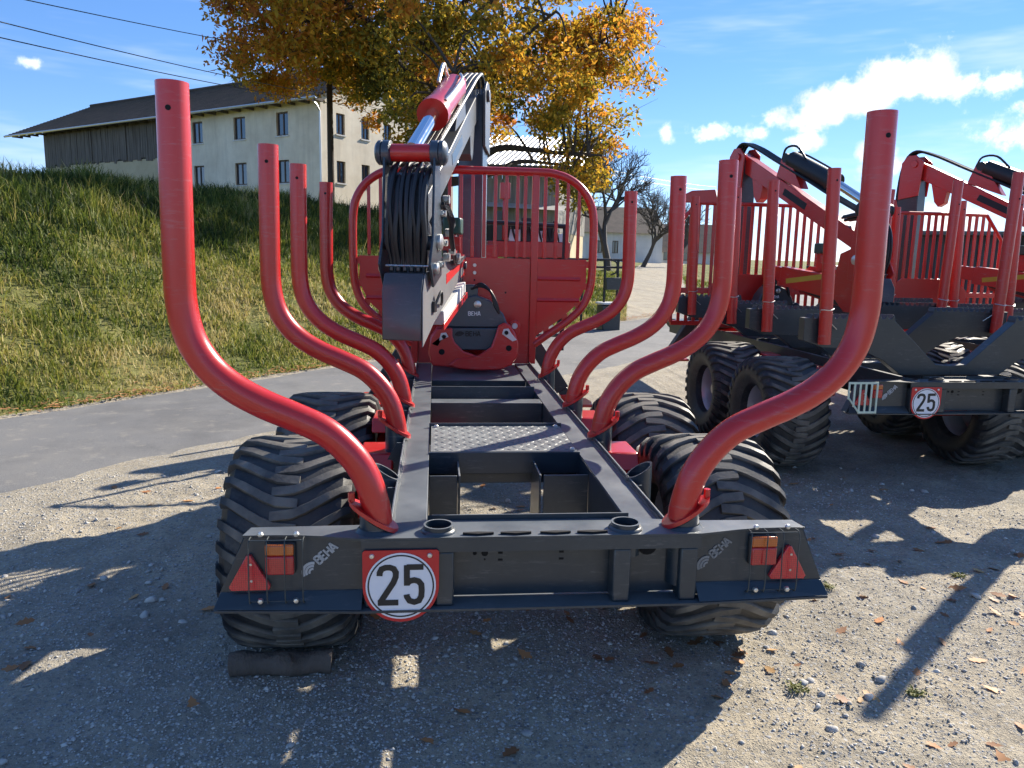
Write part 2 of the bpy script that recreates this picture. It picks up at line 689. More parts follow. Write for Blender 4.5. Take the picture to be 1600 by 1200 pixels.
def asphalt_mat():
    t = NT('asphalt_worn')
    p = t.world()
    n = t.noise(p, 160, 3, .7)
    b = t.noise(p, 1.6, 5, .6)
    c = t.mix(t.ramp(n, [(.3, 0.0), (.7, 1.0)]), (.085, .088, .092), (.215, .213, .208))
    c = t.mix(t.ramp(b, [(.42, 0.0), (.72, .55)]), c, (.195, .188, .172))
    c = t.mix(t.ramp(t.noise(p, .45, 6, .7), [(.48, 0.0), (.60, .45)]), c, (.075, .076, .078))
    c = t.mix(t.ramp(t.noise(p, 5.5, 5, .7), [(.56, 0.0), (.70, .5)]), c, (.30, .275, .23))
    t.set(color=c, rough=.85)
    t.bump(n, .5, .004)
    return t.m


def leaf_mat(name, stops, trans=.35, vary=.35):
    """colour picked per leaf from a 0..1 attribute 'tone'"""
    t = NT(name)
    c = t.ramp(t.attr('tone'), stops)
    n = t.noise(t.world(), 9, 2)
    c = t.mix(t.math('MULTIPLY', n, vary), c, (0, 0, 0), 'MIX')
    t.set(color=c, rough=.6, spec=.3)
    tr = t.N.new('ShaderNodeBsdfTranslucent')
    t.L.new(c, tr.inputs['Color'])
    mx = t.N.new('ShaderNodeMixShader')
    mx.inputs[0].default_value = trans
    t.L.new(t.b.outputs[0], mx.inputs[1])
    t.L.new(tr.outputs[0], mx.inputs[2])
    t.L.new(mx.outputs[0], t.out.inputs['Surface'])
    return t.m


M['ground'] = ground_mat()
M['asphalt'] = asphalt_mat()
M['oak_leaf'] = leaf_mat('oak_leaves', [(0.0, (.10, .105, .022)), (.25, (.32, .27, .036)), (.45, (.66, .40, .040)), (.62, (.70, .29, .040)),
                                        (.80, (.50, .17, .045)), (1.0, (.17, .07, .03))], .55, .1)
M['grass'] = leaf_mat('grass_blades', [(0.0, (.035, .060, .013)), (.3, (.10, .145, .022)), (.6, (.25, .27, .045)), (.8, (.42, .36, .10)), (1.0, (.56, .46, .21))], .38, .2)
M['fallen'] = leaf_mat('fallen_leaves', [(0.0, (.24, .11, .05)), (.4, (.46, .21, .085)), (.7, (.58, .26, .095)), (1.0, (.52, .34, .15))], .12, .2)
M['weed'] = leaf_mat('weed_leaves', [(0.0, (.09, .13, .03)), (1.0, (.34, .32, .09))], .3, .2)


def bark_mat(name, a, b):
    t = NT(name)
    p = t.coord('Object', (6, 6, 1.2))
    n = t.noise(p, 2.0, 5, .65)
    t.set(color=t.mix(n, a, b), rough=.9)
    t.bump(n, .8, .04)
    return t.m


M['bark'] = bark_mat('oak_bark', (.030, .024, .020), (.085, .070, .058))
M['bark2'] = bark_mat('bare_tree_bark', (.045, .040, .040), (.11, .10, .095))
M['log'] = bark_mat('log_bark', (.045, .035, .028), (.19, .15, .12))


def stone_mat():
    t = NT('loose_stone')
    p = t.coord('Object')
    oi = t.N.new('ShaderNodeObjectInfo')
    a = t.attr('tone')
    n = t.noise(p, 30, 4, .6)
    c = t.mix(t.math('ADD', t.math('MULTIPLY', a, .75), t.math('MULTIPLY', n, .25)), (.27, .27, .265), (.66, .63, .57))
    t.set(color=c, rough=.85)
    t.bump(n, .4, .004)
    return t.m


M['stone'] = stone_mat()


def plaster_mat(name, a, b):
    t = NT(name)
    p = t.coord('Object')
    n = t.noise(p, .6, 5, .65)
    st = t.noise(t.coord('Object', (2.5, 2.5, .25)), 1.0, 4, .6)
    c = t.mix(t.ramp(n, [(.35, 0.0), (.68, 1.0)]), a, b)
    c = t.mix(t.math('MULTIPLY', t.ramp(st, [(.5, 0.0), (.75, 1.0)]), .35), c, tuple(x * .6 for x in a))
    t.set(color=c, rough=.9)
    t.bump(t.noise(p, 25, 4), .3, .02)
    return t.m


M['plaster'] = plaster_mat('aged_cream_plaster', (.68, .60, .46), (.86, .78, .62))
M['plaster2'] = plaster_mat('yellowed_plaster', (.46, .38, .24), (.58, .50, .33))
M['plasterw'] = plaster_mat('white_plaster', (.62, .61, .58), (.74, .73, .70))


def wood_mat(name, a, b):
    t = NT(name)
    p = t.coord('Object', (9, 9, .5))
    n = t.noise(p, 1.3, 5, .6)
    t.set(color=t.mix(t.ramp(n, [(.3, 0.0), (.7, 1.0)]), a, b), rough=.85)
    t.bump(n, .5, .01)
    return t.m


M['wood'] = wood_mat('weathered_boards', (.075, .060, .048), (.19, .165, .14))
M['wood2'] = wood_mat('grey_boards', (.16, .155, .15), (.34, .33, .31))
M['wood3'] = wood_mat('dark_shed_boards', (.035, .036, .036), (.085, .085, .08))
M['frame'] = plain('window_frame_brown', (.10, .065, .045), .6, 0, .2, 15)
M['barnwhite'] = plain('roof_sheet_light', (.50, .50, .49), .45, .3, .15, 3)


def tile_mat():
    t = NT('old_roof_tiles')
    p = t.coord('Object')
    n = t.noise(p, 1.4, 5, .7)
    m = t.noise(p, 9, 3, .6)
    c = t.mix(t.ramp(n, [(.3, 0.0), (.7, 1.0)]), (.050, .040, .036), (.110, .078, .064))
    c = t.mix(t.ramp(m, [(.5, 0.0), (.7, .5)]), c, (.075, .080, .045))
    t.set(color=c, rough=.85)
    return t.m


M['tiles'] = tile_mat()


def glass_mat():
    t = NT('window_glass')
    t.set(color=(.035, .05, .07), rough=.06, spec=.9, coat=.6)
    return t.m


M['glass'] = glass_mat()


# ------------------------------------------------------------------ terrain
def st_of(x, y):
    return -.8 * x + .6 * y - 6.96, .6 * x + .8 * y      # distance beyond the far road edge, distance along the road


def road_near(t):
    return -2.45 - .85 * sm(t, 2.0, 10.0)


def track_mask(x, y):
    """dirt track that leaves the road and climbs away"""
    cx = 6.5 + (y - 20.0) * .255 + .0008 * (y - 20.0) ** 2
    w = .85 + .014 * np.maximum(y - 19, 0)
    s, t = st_of(x, y)
    return (1 - sm(np.abs(x - cx), w, w + .7)) * sm(s, -1.5, .3)


def height(x, y):
    x, y = np.asarray(x, float), np.asarray(y, float)
    s, t = st_of(x, y)
    q = np.clip((s - .5) / 7.3, 0, 1)
    bank = 2.85 * (.55 * q + .45 * q * q * (3 - 2 * q))
    k = 1 - .72 * sm(t, 14.5, 25.0)
    z = bank * k
    z = z + np.clip(s - 7.8, 0, 34) * (.042 + .012 * sm(t, 20, 40)) * (1 - .55 * sm(t, 16, 26))
    lump = (fbm(x * .9, y * .9, 11, 4) - .47) * .34 + (fbm(x * 3.1, y * 3.1, 5, 3) - .44) * .12
    z = z + lump * sm(s, .5, 2.5) * (1 - .8 * track_mask(x, y))
    near = 1 - sm(np.hypot(x, y), 9, 30)
    yard = 1 - sm(s, road_near(t) - .8, road_near(t) - .1)
    z = z + yard * ((fbm(x * .5, y * .5, 2, 3) - .45) * .035 + near * (fbm(x * 4.5, y * 4.5, 3, 4) - .47) * .030 + near * (np.maximum(fbm(x * 19, y * 19, 4, 3), .40) - .46) * .032)
    return z


def grow(start, step0, far, k=1.09):
    out, p, s = [], start, step0
    while abs(p - start) < far:
        s *= k
        p += math.copysign(s, far) if far > 0 else -s
        out.append(p)
    return out


def axis_coords(a, b, step, lo, hi, mid, midstep):
    c = list(np.arange(a, b + 1e-6, step))
    up, p, s = [], b, step
    while p < hi:
        s = min(s * 1.12, midstep) if p < mid[1] else s * 1.18
        p += s
        up.append(p)
    dn, p, s = [], a, step
    while p > lo:
        s = min(s * 1.12, midstep) if p > mid[0] else s * 1.18
        p -= s
        dn.append(p)
    return np.array(dn[::-1] + c + up)


xs = axis_coords(-4.2, 4.6, .028, -1500, 1500, (-45, 45), .45)
ys = axis_coords(-1.2, 4.2, .028, -400, 2500, (-12, 75), .45)
GX, GY = np.meshgrid(xs, ys)
GZ = height(GX, GY)
nx, ny = len(xs), len(ys)
idx = np.arange(nx * ny).reshape(ny, nx)
quads = np.stack([idx[:-1, :-1], idx[:-1, 1:], idx[1:, 1:], idx[1:, :-1]], -1).reshape(-1, 4)
S, T = st_of(GX, GY)
grass_a = np.maximum(sm(S, .0, .35), sm(np.hypot(GX, GY), 32, 40) * (S < 0)) * (1 - .95 * track_mask(GX, GY))
me = fast_mesh('ground', np.stack([GX, GY, GZ], -1).reshape(-1, 3), quads, {'grass': ('POINT', grass_a.ravel())}, True)
me.materials.append(M['ground'])
ground = bpy.data.objects.new('ground', me)
COL.objects.link(ground)
kind(ground, 'structure')


def build_road():
    ts = np.concatenate([np.arange(-60, -12, 2.0), np.arange(-12, 30, .16), np.arange(30, 300, 3.0)])
    k = 9
    V, F = [], []
    for i, t in enumerate(ts):
        jn = (float(fbm(np.array(t * 2.3), np.array(3.0), 8, 4)) - .47) * .26
        jf = (float(fbm(np.array(t * 2.7), np.array(9.0), 9, 4)) - .47) * .16
        a, b = float(road_near(t)) + jn, .02 + jf
        for j in range(k):
            u = j / (k - 1)
            s = a + (b - a) * u + 6.96
            x, y = -.8 * s + .6 * t, .6 * s + .8 * t
            crown = .012 + .02 * (1 - (2 * u - 1) ** 2)
            if j in (0, k - 1):
                crown = -.010
            V.append((x, y, crown))
    V = np.array(V)
    V[:, 2] += .006
    n = len(ts)
    ii = np.arange(n * k).reshape(n, k)
    F = np.stack([ii[:-1, :-1], ii[:-1, 1:], ii[1:, 1:], ii[1:, :-1]], -1).reshape(-1, 4)[:, ::-1]
    me = fast_mesh('road', V, F, None, True)
    me.materials.append(M['asphalt'])
    o = bpy.data.objects.new('road', me)
    COL.objects.link(o)
    kind(o, 'structure')


build_road()


def blades(name, X, Y, hgt, wid, tone, lean, mat, label):
    """each blade: a bent tapering strip of two quads' worth of triangles"""
    n = len(X)
    Z = height(X, Y) - .02
    a = rng.uniform(0, 2 * np.pi, n)
    dx, dy = np.cos(a), np.sin(a)
    la = rng.uniform(0, 2 * np.pi, n)
    lx, ly = np.cos(la) * lean, np.sin(la) * lean
    P0 = np.stack([X - dx * wid / 2, Y - dy * wid / 2, Z], -1)
    P1 = np.stack([X + dx * wid / 2, Y + dy * wid / 2, Z], -1)
    mx, my, mz = X + lx * hgt * .35, Y + ly * hgt * .35, Z + hgt * .62
    P2 = np.stack([mx - dx * wid * .36, my - dy * wid * .36, mz], -1)
    P3 = np.stack([mx + dx * wid * .36, my + dy * wid * .36, mz], -1)
    P4 = np.stack([X + lx * hgt, Y + ly * hgt, Z + hgt * (1 - .45 * lean ** 2)], -1)
    V = np.stack([P0, P1, P2, P3, P4], 1).reshape(-1, 3)
    b = np.arange(n)[:, None] * 5
    F = np.concatenate([b + np.array([[0, 1, 3]]), b + np.array([[0, 3, 2]]), b + np.array([[2, 3, 4]])], 1).reshape(-1, 3)
    me = fast_mesh(name, V, F, {'tone': ('POINT', np.repeat(tone, 5))})
    me.materials.append(mat)
    o = bpy.data.objects.new(name, me)
    COL.objects.link(o)
    kind(o, 'stuff', label)
    return o


def bank_points(n, s0, s1, t0, t1, power=1.0):
    s = s0 + (s1 - s0) * rng.random(n) ** power
    t = t0 + (t1 - t0) * rng.random(n)
    ss = s + 6.96
    x, y = -.8 * ss + .6 * t, .6 * ss + .8 * t
    keep = (track_mask(x, y) < .5)
    return x[keep], y[keep], s[keep], t[keep]


def build_grass():
    # short mixed turf on the lower bank
    x, y, s, t = bank_points(420000, .10, 10.5, -9, 30, 1.2)
    clump = fbm(x * 2.2, y * 2.2, 31, 3)
    keep = rng.random(len(x)) < np.clip((clump - .16) * 3.2, .35, 1)
    x, y, s, t, clump = x[keep], y[keep], s[keep], t[keep], clump[keep]
    dry = fbm(x * .8, y * .8, 41, 3)
    h = (.05 + .16 * rng.random(len(x)) ** 1.5) * (.6 + .9 * clump) * (1 + .5 * sm(s, 3, 7)) * (.45 + .55 * sm(s, .2, 1.2))
    tone = np.clip(.46 + (dry - .42) * 1.6 + rng.normal(.10, .19, len(x)) - .24 * sm(s + (clump - .45) * 3, 4.2, 6.2), 0, 1)  # darker up the bank: dark growth and shade put into the colour
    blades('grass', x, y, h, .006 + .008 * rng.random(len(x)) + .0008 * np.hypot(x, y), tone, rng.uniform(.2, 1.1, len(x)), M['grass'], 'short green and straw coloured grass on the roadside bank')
    # tall unmown grass and weeds on the upper bank
    x, y, s, t = bank_points(120000, 3.6, 11.5, -9, 21)
    clump = fbm(x * 1.1, y * 1.1, 51, 4)
    keep = rng.random(len(x)) < np.clip((clump - .34) * 4.5, 0, 1) * sm(s, 3.4, 5.6)
    x, y, s, clump = x[keep], y[keep], s[keep], clump[keep]
    h = (.14 + .40 * rng.random(len(x))) * (.55 + .8 * clump) * (.6 + .4 * sm(s, 4, 7))
    dry = fbm(x * 1.3, y * 1.3, 61, 3)
    tone = np.clip(.18 + (dry - .42) * 2.4 + rng.normal(.06, .17, len(x)), 0, 1)  # low tone carries dark weeds plus painted shade
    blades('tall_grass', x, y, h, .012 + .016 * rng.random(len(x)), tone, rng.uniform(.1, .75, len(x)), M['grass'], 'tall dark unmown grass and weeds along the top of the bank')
    x, y, s, t = bank_points(9000, 2.2, 11.5, -9, 20)
    keep = rng.random(len(x)) < np.clip((fbm(x * 1.0, y * 1.0, 57, 3) - .38) * 5, 0, 1) * (.25 + .75 * sm(s, 3.5, 6.5))
    x, y = x[keep], y[keep]
    blades('weed_stalks', x, y, rng.uniform(.22, .60, len(x)), rng.uniform(.006, .014, len(x)), np.clip(rng.normal(.78, .16, len(x)), 0, 1), rng.uniform(.1, .7, len(x)), M['grass'], 'pale dry weed stalks standing among the grass of the bank')
    # meadow right of the bank, beyond the road
    x = rng.uniform(-2, 14, 60000)
    y = rng.uniform(14, 40, 60000)
    s, t = st_of(x, y)
    keep = (s > .15) & (track_mask(x, y) < .4) & (t > 19)
    x, y = x[keep], y[keep]
    tone = np.clip(.45 + rng.normal(0, .16, len(x)), 0, 1)
    blades('meadow_grass', x, y, .06 + .12 * rng.random(len(x)), .02 + .02 * rng.random(len(x)), tone, rng.uniform(.2, 1.0, len(x)), M['grass'], 'sunlit short meadow grass beside the dirt track')


build_grass()


# ------------------------------------------------------------------ wheels
def tyre_mesh():
    W, RAD = .45, .45
    XS = 1.12
    prof = [(-.150, .215), (-.185, .225), (-.212, .275), (-.226, .330), (-.218, .378), (-.190, .416), (-.12, .432), (0, .436), (.12, .432),
            (.190, .416), (.218, .378), (.226, .330), (.212, .275), (.185, .225), (.150, .215)]
    b = MB()
    b.lathe([(a * XS, r) for a, r in prof], 64, 'x', close=True)
    NL = 28
    pitch = 2 * math.pi / NL
    # centre-line of a lug: (across, angular lead, outer radius, inner radius)
    line = [(-.045, -.02, .449, .415), (.030, .0, .4505, .415), (.075, .05, .450, .415), (.140, .15, .447, .410), (.192, .235, .436, .395), (.222, .285, .408, .370), (.231, .30, .375, .345)]
    for side in (1, -1):
        for i in range(NL):
            th0 = i * pitch + (0 if side > 0 else pitch / 2)
            vs = []
            for j, (x, dth, ro, ri) in enumerate(line):
                hw = (.044 if j < 4 else .040) / 2 / .45
                for (a, r) in ((-1.25, ri), (-.92, ro - .004), (-.8, ro), (.8, ro), (.92, ro - .004), (1.25, ri)):
                    th = th0 + dth + a * hw
                    vs.append((side * x * XS, r * math.cos(th), r * math.sin(th)))
            fs = []
            m = len(line)
            for j in range(m - 1):
                for q in range(5):
                    f = (j * 6 + q, j * 6 + q + 1, (j + 1) * 6 + q + 1, (j + 1) * 6 + q)
                    fs.append(f if side < 0 else f[::-1])
            fs.append((0, 1, 2, 3, 4, 5))
            fs.append(tuple((m - 1) * 6 + q for q in range(6)))
            b.add(vs, fs)
    me = b.mesh('tyre', 32)
    co = np.array(b.v)
    a = me.attributes.new('radial', 'FLOAT', 'POINT')
    a.data.foreach_set('value', (np.hypot(co[:, 1], co[:, 2]) / .4505).astype(np.float32))
    me.materials.append(M['tyre'])
    return me


def rim_mesh(mat):
    b = MB()
    b.lathe([(-.155, .218), (-.165, .235), (-.150, .222), (-.12, .205), (.02, .195), (.12, .205), (.150, .222), (.165, .235), (.155, .218), (.11, .19), (.03, .180), (-.11, .19)], 40, 'x', close=True)
    b.lathe([(.035, .184), (.02, .15), (.035, .11), (.055, .085), (.055, .0001)], 32, 'x')
    b.lathe([(.0, .0001), (.015, .085), (.0, .11), (-.015, .15), (.015, .184)], 32, 'x')
    me = b.mesh('wheel', 35)
    me.materials.append(mat)
    return me


def hub_mesh():
    b = MB()
    b.lathe([(.03, .06), (.11, .058), (.125, .045), (.125, .0001)], 20, 'x')
    for i in range(6):
        a = i * math.pi / 3
        b.cyl((.045, .1 * math.cos(a), .1 * math.sin(a)), (.075, .1 * math.cos(a), .1 * math.sin(a)), .011, 6)
    me = b.mesh('hub', 35)
    me.materials.append(M['steel'])
    return me


TYRE = tyre_mesh()
RIMS = {'grey': rim_mesh(M['rimgrey']), 'red': rim_mesh(M['rimred'])}
HUB = hub_mesh()


def wheel(root, x, y, z, rim, spin):
    w = inst(RIMS[rim], 'wheel', root)
    w.location = (x, y, z)
    w.rotation_euler = (spin, 0, 0 if x > 0 else math.pi)
    inst(TYRE, 'tyre', w)
    inst(HUB, 'hub', w)
    return w


# ------------------------------------------------------------------ lettering (stroke glyphs on a 1-high grid)
GLYPH = {
    'B': [[(0, 0), (0, 1)], [(0, .97), (.34, .97), (.50, .88), (.50, .62), (.34, .52), (0, .52)], [(.34, .52), (.54, .42), (.54, .12), (.38, .03), (0, .03)]],
    'E': [[(0, 0), (0, 1)], [(0, .97), (.5, .97)], [(0, .51), (.42, .51)], [(0, .03), (.5, .03)]],
    'H': [[(0, 0), (0, 1)], [(.55, 0), (.55, 1)], [(0, .51), (.55, .51)]],
    'A': [[(-.02, 0), (.26, 1), (.34, 1), (.62, 0)], [(.1, .30), (.5, .30)]],
}


def word(b, text, x, z, h, w, y, M4=None, gap=.24):
    cx = 0.0
    T = Matrix.Translation((x, 0, z)) if M4 is None else M4
    for ch in text:
        for st in GLYPH[ch]:
            b.stroke([(cx + p[0] * h, p[1] * h) for p in st], w, y, .002, M=T)
        cx += (.55 + gap) * h
    return cx


def emblem(b, h, w, y, T):
    """three nested claw-like arcs"""
    for i, r in enumerate((.62, .42, .22)):
        pts = [(h * (.70 + r * math.cos(R_(a)) - .0), h * (r * math.sin(R_(a)))) for a in range(165, 35, -16)]
        b.stroke(pts, w * (1 - .12 * i), y, .002, M=T)


def digit2(b, x, z, h, y):
    w = .125 * h * 1.12
    pts = [(-.19 * h, .30 * h), (-.19 * h, .35 * h)] + [(.19 * h * math.cos(R_(a)), .31 * h + .13 * h * math.sin(R_(a)) + .0) for a in range(165, -1, -22)]
    pts = [(-.20 * h, .23 * h), (-.195 * h, .31 * h), (-.15 * h, .40 * h), (-.06 * h, .436 * h), (.04 * h, .436 * h), (.13 * h, .40 * h), (.18 * h, .31 * h),
           (.175 * h, .20 * h), (.12 * h, .06 * h), (-.17 * h, -.40 * h)]
    T = Matrix.Translation((x, 0, z))
    b.stroke(pts, w, y, .0012, M=T)
    b.stroke([(-.245 * h, -.437 * h), (.235 * h, -.437 * h)], w, y - .0002, .0012, M=T)


def digit5(b, x, z, h, y):
    w = .125 * h * 1.12
    T = Matrix.Translation((x, 0, z))
    b.stroke([(-.175 * h, .437 * h), (.215 * h, .437 * h)], w, y, .0012, M=T)
    b.stroke([(-.172 * h, .49 * h), (-.172 * h, -.02 * h)], w, y - .0002, .0012, M=T)
    b.stroke([(-.172 * h, .03 * h), (-.10 * h, .095 * h), (.0 * h, .115 * h), (.10 * h, .085 * h), (.165 * h, .0 * h), (.175 * h, -.14 * h), (.165 * h, -.29 * h), (.11 * h, -.40 * h),
              (.0 * h, -.437 * h), (-.11 * h, -.40 * h), (-.17 * h, -.30 * h), (-.18 * h, -.24 * h)], w, y - .0001, .0012, M=T)


# ------------------------------------------------------------------ trailer parts
STAKE = [(.455, .90), (.462, .95), (.485, 1.03), (.53, 1.105), (.60, 1.172), (.69, 1.217), (.77, 1.252), (.85, 1.298), (.915, 1.358), (.960, 1.435), (.980, 1.53), (.982, 1.64), (.980, 1.80), (.976, 2.105)]


def stake_mesh(r=.0415):
    path = smooth_path([(x, 0, z) for x, z in STAKE], 4)
    b = MB()
    b.tube(path, r, 20)
    # pin holes near the top are separate black plugs, their inner shade painted
    me = b.mesh('stake', 50)
    me.materials.append(M['red'])
    return me


def flange_mesh():
    """red sole plate, cut on the slant, leaf-shaped"""
    b = MB()
    n = 20
    ring = [(.062 * math.cos(2 * math.pi * i / n) * (1.25 if math.cos(2 * math.pi * i / n) > 0 else 1.05), .052 * math.sin(2 * math.pi * i / n)) for i in range(n)]
    vs = []
    for dz in (-.008, .006):
        for x, y in ring:
            vs.append((.462 + x, y, .918 + x * .62 + dz))
    fs = [tuple(range(n))[::-1], tuple(range(n, 2 * n))] + [(i, (i + 1) % n, n + (i + 1) % n, n + i) for i in range(n)]
    b.add(vs, fs)
    b.cyl((.462 + .07, 0, .965), (.462 + .07, 0, .992), .010, 8)
    me = b.mesh('flange', 40)
    me.materials.append(M['red'])
    return me


def pin_plug_mesh():
    b = MB()
    b.cyl((.976, -.0425, 2.035), (.976, -.030, 2.035), .0072, 12)
    me = b.mesh('pin_hole_plug', 40)
    me.materials.append(M['dark_plug'])
    return me


def socket_mesh(mat, webs=True):
    """receiver tube with slanted mouth and webs to the frame rail"""
    b = MB()
    n = 20
    vs = []
    for ring, r in (('lo', .0475), ('hi', .0475), ('hi', .040), ('in', .040)):
        for i in range(n):
            a = 2 * math.pi * i / n
            x, y = r * math.cos(a), r * math.sin(a)
            z = {'lo': .70, 'hi': .905 + x * .62, 'in': .80}[ring]
            vs.append((.462 + x, y, z))
    fs = []
    for j in range(3):
        for i in range(n):
            fs.append((j * n + i, j * n + (i + 1) % n, (j + 1) * n + (i + 1) % n, (j + 1) * n + i))
    fs.append(tuple(range(n))[::-1])
    fs.append(tuple(3 * n + i for i in range(n)))
    b.add(vs, fs)
    for y in (-.075, .075) if webs else ():
        b.prism([(.424, .62), (.424, .868), (.455, .868), (.520, .75), (.520, .66)], 'y', y - .004, y + .004)
    if webs:
        b.prism([(.424, -.075), (.424, .075), (.462, .05), (.462, -.05)], 'z', .70, .708)
    me = b.mesh('stake_socket', 40)
    me.materials.append(mat)
    return me


STAKE_ME, FLANGE_ME, PIN_ME = stake_mesh(), flange_mesh(), pin_plug_mesh()
STAKE_Y = (.03, 1.2, 1.9, 2.9)


def speed_sign(root, y, cx=-.387, cz=.737):
    b = MB()
    R0 = .1085
    poly = [(cx - R0 + .006, cz + .107), (cx - R0, cz + .101)] + [(cx + R0 * math.cos(R_(a)), cz - .002 + R0 * math.sin(R_(a))) for a in range(180, 361, 10)] + [(cx + R0, cz + .101), (cx + R0 - .006, cz + .107)]
    b.prism(poly, 'y', y - .004, y)
    s = b.build('speed_sign', M['signred'], root)
    b = MB()
    b.lathe([(y - .0062, .0001), (y - .0062, .100), (y - .0042, .100)], 48, 'y', (cx, 0, cz))
    b.build('disc', M['white'], s, smooth=30)
    b = MB()
    b.stroke([(cx + .0925 * math.cos(R_(a)), cz + .0925 * math.sin(R_(a))) for a in range(0, 360, 6)], .0042, y - .0064, .0008, closed=True)
    b.build('ring', M['black'], s)
    b = MB()
    digit2(b, cx - .036, cz + .004, .122, y - .0064)
    b.build('digit', M['black'], s)
    b = MB()
    digit5(b, cx + .038, cz + .004, .122, y - .0064)
    b.build('digit', M['black'], s)
    for sx in (-1, 1):
        b = MB()
        b.lathe([(y - .009, .0001), (y - .008, .006), (y - .004, .008)], 12, 'y', (cx + sx * .082, 0, cz + .0905))
        b.build('bolt', M['steel'], s)


def rear_beam(root, paint_m):
    b = MB()
    # folded top plate: wide in the middle, its near edge curves back along the wings
    mid = [(-.50, -.040)] + [(x, -.040) for x in (-.2, 0, .2)] + [(.50, -.040)]
    wing = [(.50, -.040), (.56, -.026), (.62, -.012), (.68, -.003), (.75, .0), (.836, .0), (.836, .0)]
    right = wing[1:-1]
    poly = mid + right + [(.826, .066), (.50, .075), (.312, .105), (-.312, .105), (-.50, .075), (-.826, .066)] + [(-x, y) for x, y in right[::-1]]
    b.prism(poly, 'z', .870, .877)
    # turned-down lip
    b.box(-.50, .50, -.040, -.034, .832, .8698)
    # rear edge upstand
    b.prism([(-.300, .106), (-.312, .1055), (.312, .1055), (.30, .106), (.30, .112), (-.30, .112)], 'z', .85, .893)
    # web behind
    b.box(-.53, .53, .030, .036, .668, .8698)
    # bottom plate, its near edge folded
    b.prism([(-.50, -.055), (.50, -.055), (.915, -.03), (.922, .04), (-.922, .04), (-.915, -.03)], 'z', .657, .664)
    o = b.build('rear_beam', paint_m, root, .0015)
    for sx in (-1, 1):
        w = MB()
        w.prism([(.497, .666), (.497, .8695), (.832, .8695), (.905, .705), (.918, .666)], 'y', .002, .008, Matrix.Scale(sx, 4, (1, 0, 0)) if sx < 0 else None)
        # fold along the foot and outer return
        w.add([(sx * .50, -.002, .706), (sx * .903, -.002, .706), (sx * .918, -.028, .666), (sx * .50, -.052, .666),
               (sx * .50, .004, .706), (sx * .903, .004, .706), (sx * .918, -.022, .666), (sx * .50, -.046, .666)],
              [(0, 1, 2, 3), (4, 7, 6, 5), (0, 4, 5, 1), (1, 5, 6, 2), (2, 6, 7, 3)])
        w.add([(sx * .834, .002, .8695), (sx * .920, .002, .666), (sx * .920, .066, .666), (sx * .828, .066, .8695)], [(0, 1, 2, 3)])
        w.build('wing_plate', paint_m, o, .0012)
        for x in (.262, .466):
            p = MB()
            p.box(sx * x - .027, sx * x + .027, -.036, .026, .6642, .8318)
            p.build('post', paint_m, o, .006)
        s = MB()
        s.pipe((sx * .28, .015, .80), (sx * .28, .015, .898), .044, .0375, 28)
        s.lathe([(.8775, .052), (.882, .050), (.886, .0445), (.8775, .0442)], 28, 'z', (sx * .28, .015, 0), close=True)
        s.build('pipe_socket', paint_m, o)
        s = MB()
        s.cyl((sx * .28, .015, .8705), (sx * .28, .015, .8775), .0374, 24)  # black disc paints the dark inside the open tube
        s.build('socket_dark', M['dark_plug'], o)
        s = MB()
        s.lathe([(.8772, .060), (.881, .056), (.888, .049), (.8772, .0485)], 24, 'z', (sx * .462, .03, 0), close=True)
        s.build('weld_bead', paint_m, o)
        # emblem and lettering cut into the wing, running up towards the outer top
        l = MB()
        ang = 42
        if sx < 0:
            T = Matrix.Translation((-.665, 0, .742)) @ Matrix.Rotation(-R_(ang), 4, 'Y')
        else:
            T = Matrix.Translation((.512, 0, .738)) @ Matrix.Rotation(-R_(ang), 4, 'Y')
        emblem(l, .045, .008, .0012, T)
        word(l, 'BEHA', 0, 0, .026, .0055, .0012, T @ Matrix.Translation((.062, 0, .004)), .16)
        l.build('lettering', M['stencil'] if sx < 0 else M['stencil2'], o)
    # raised black plugs along the top plate's near edge paint the dark of slots
    for cx in (-.165, -.055, .062, .172):
        s = MB()
        s.prism([(cx - .045, -.022), (cx, -.030), (cx + .045, -.022), (cx + .045, -.016), (cx, -.012), (cx - .045, -.016)], 'z', .8775, .8835)
        s.build('slot_plug', M['dark_plug'], o)
    # black plugs on the web paint the dark of bolt holes and cable openings
    for cx, cz, r in ((-.142, .800, .010), (-.172, .800, .006), (-.142, .822, .0028), (-.142, .780, .0028), (.355, .815, .030)):
        s = MB()
        s.lathe([(.0285, .0001), (.0285, r), (.031, r)], 16, 'y', (cx, 0, cz))
        s.build('dark_plug', M['dark_plug'], o)
    for cx, cz in ((-.187, .822), (-.095, .822), (-.095, .800), (-.095, .778), (.09, .822), (.09, .800), (.09, .778), (.175, .822)):
        s = MB()
        s.box(cx - .007, cx + .007, .0285, .031, cz - .003, cz + .003)
        s.build('dark_plug', M['dark_plug'], o)
    return o


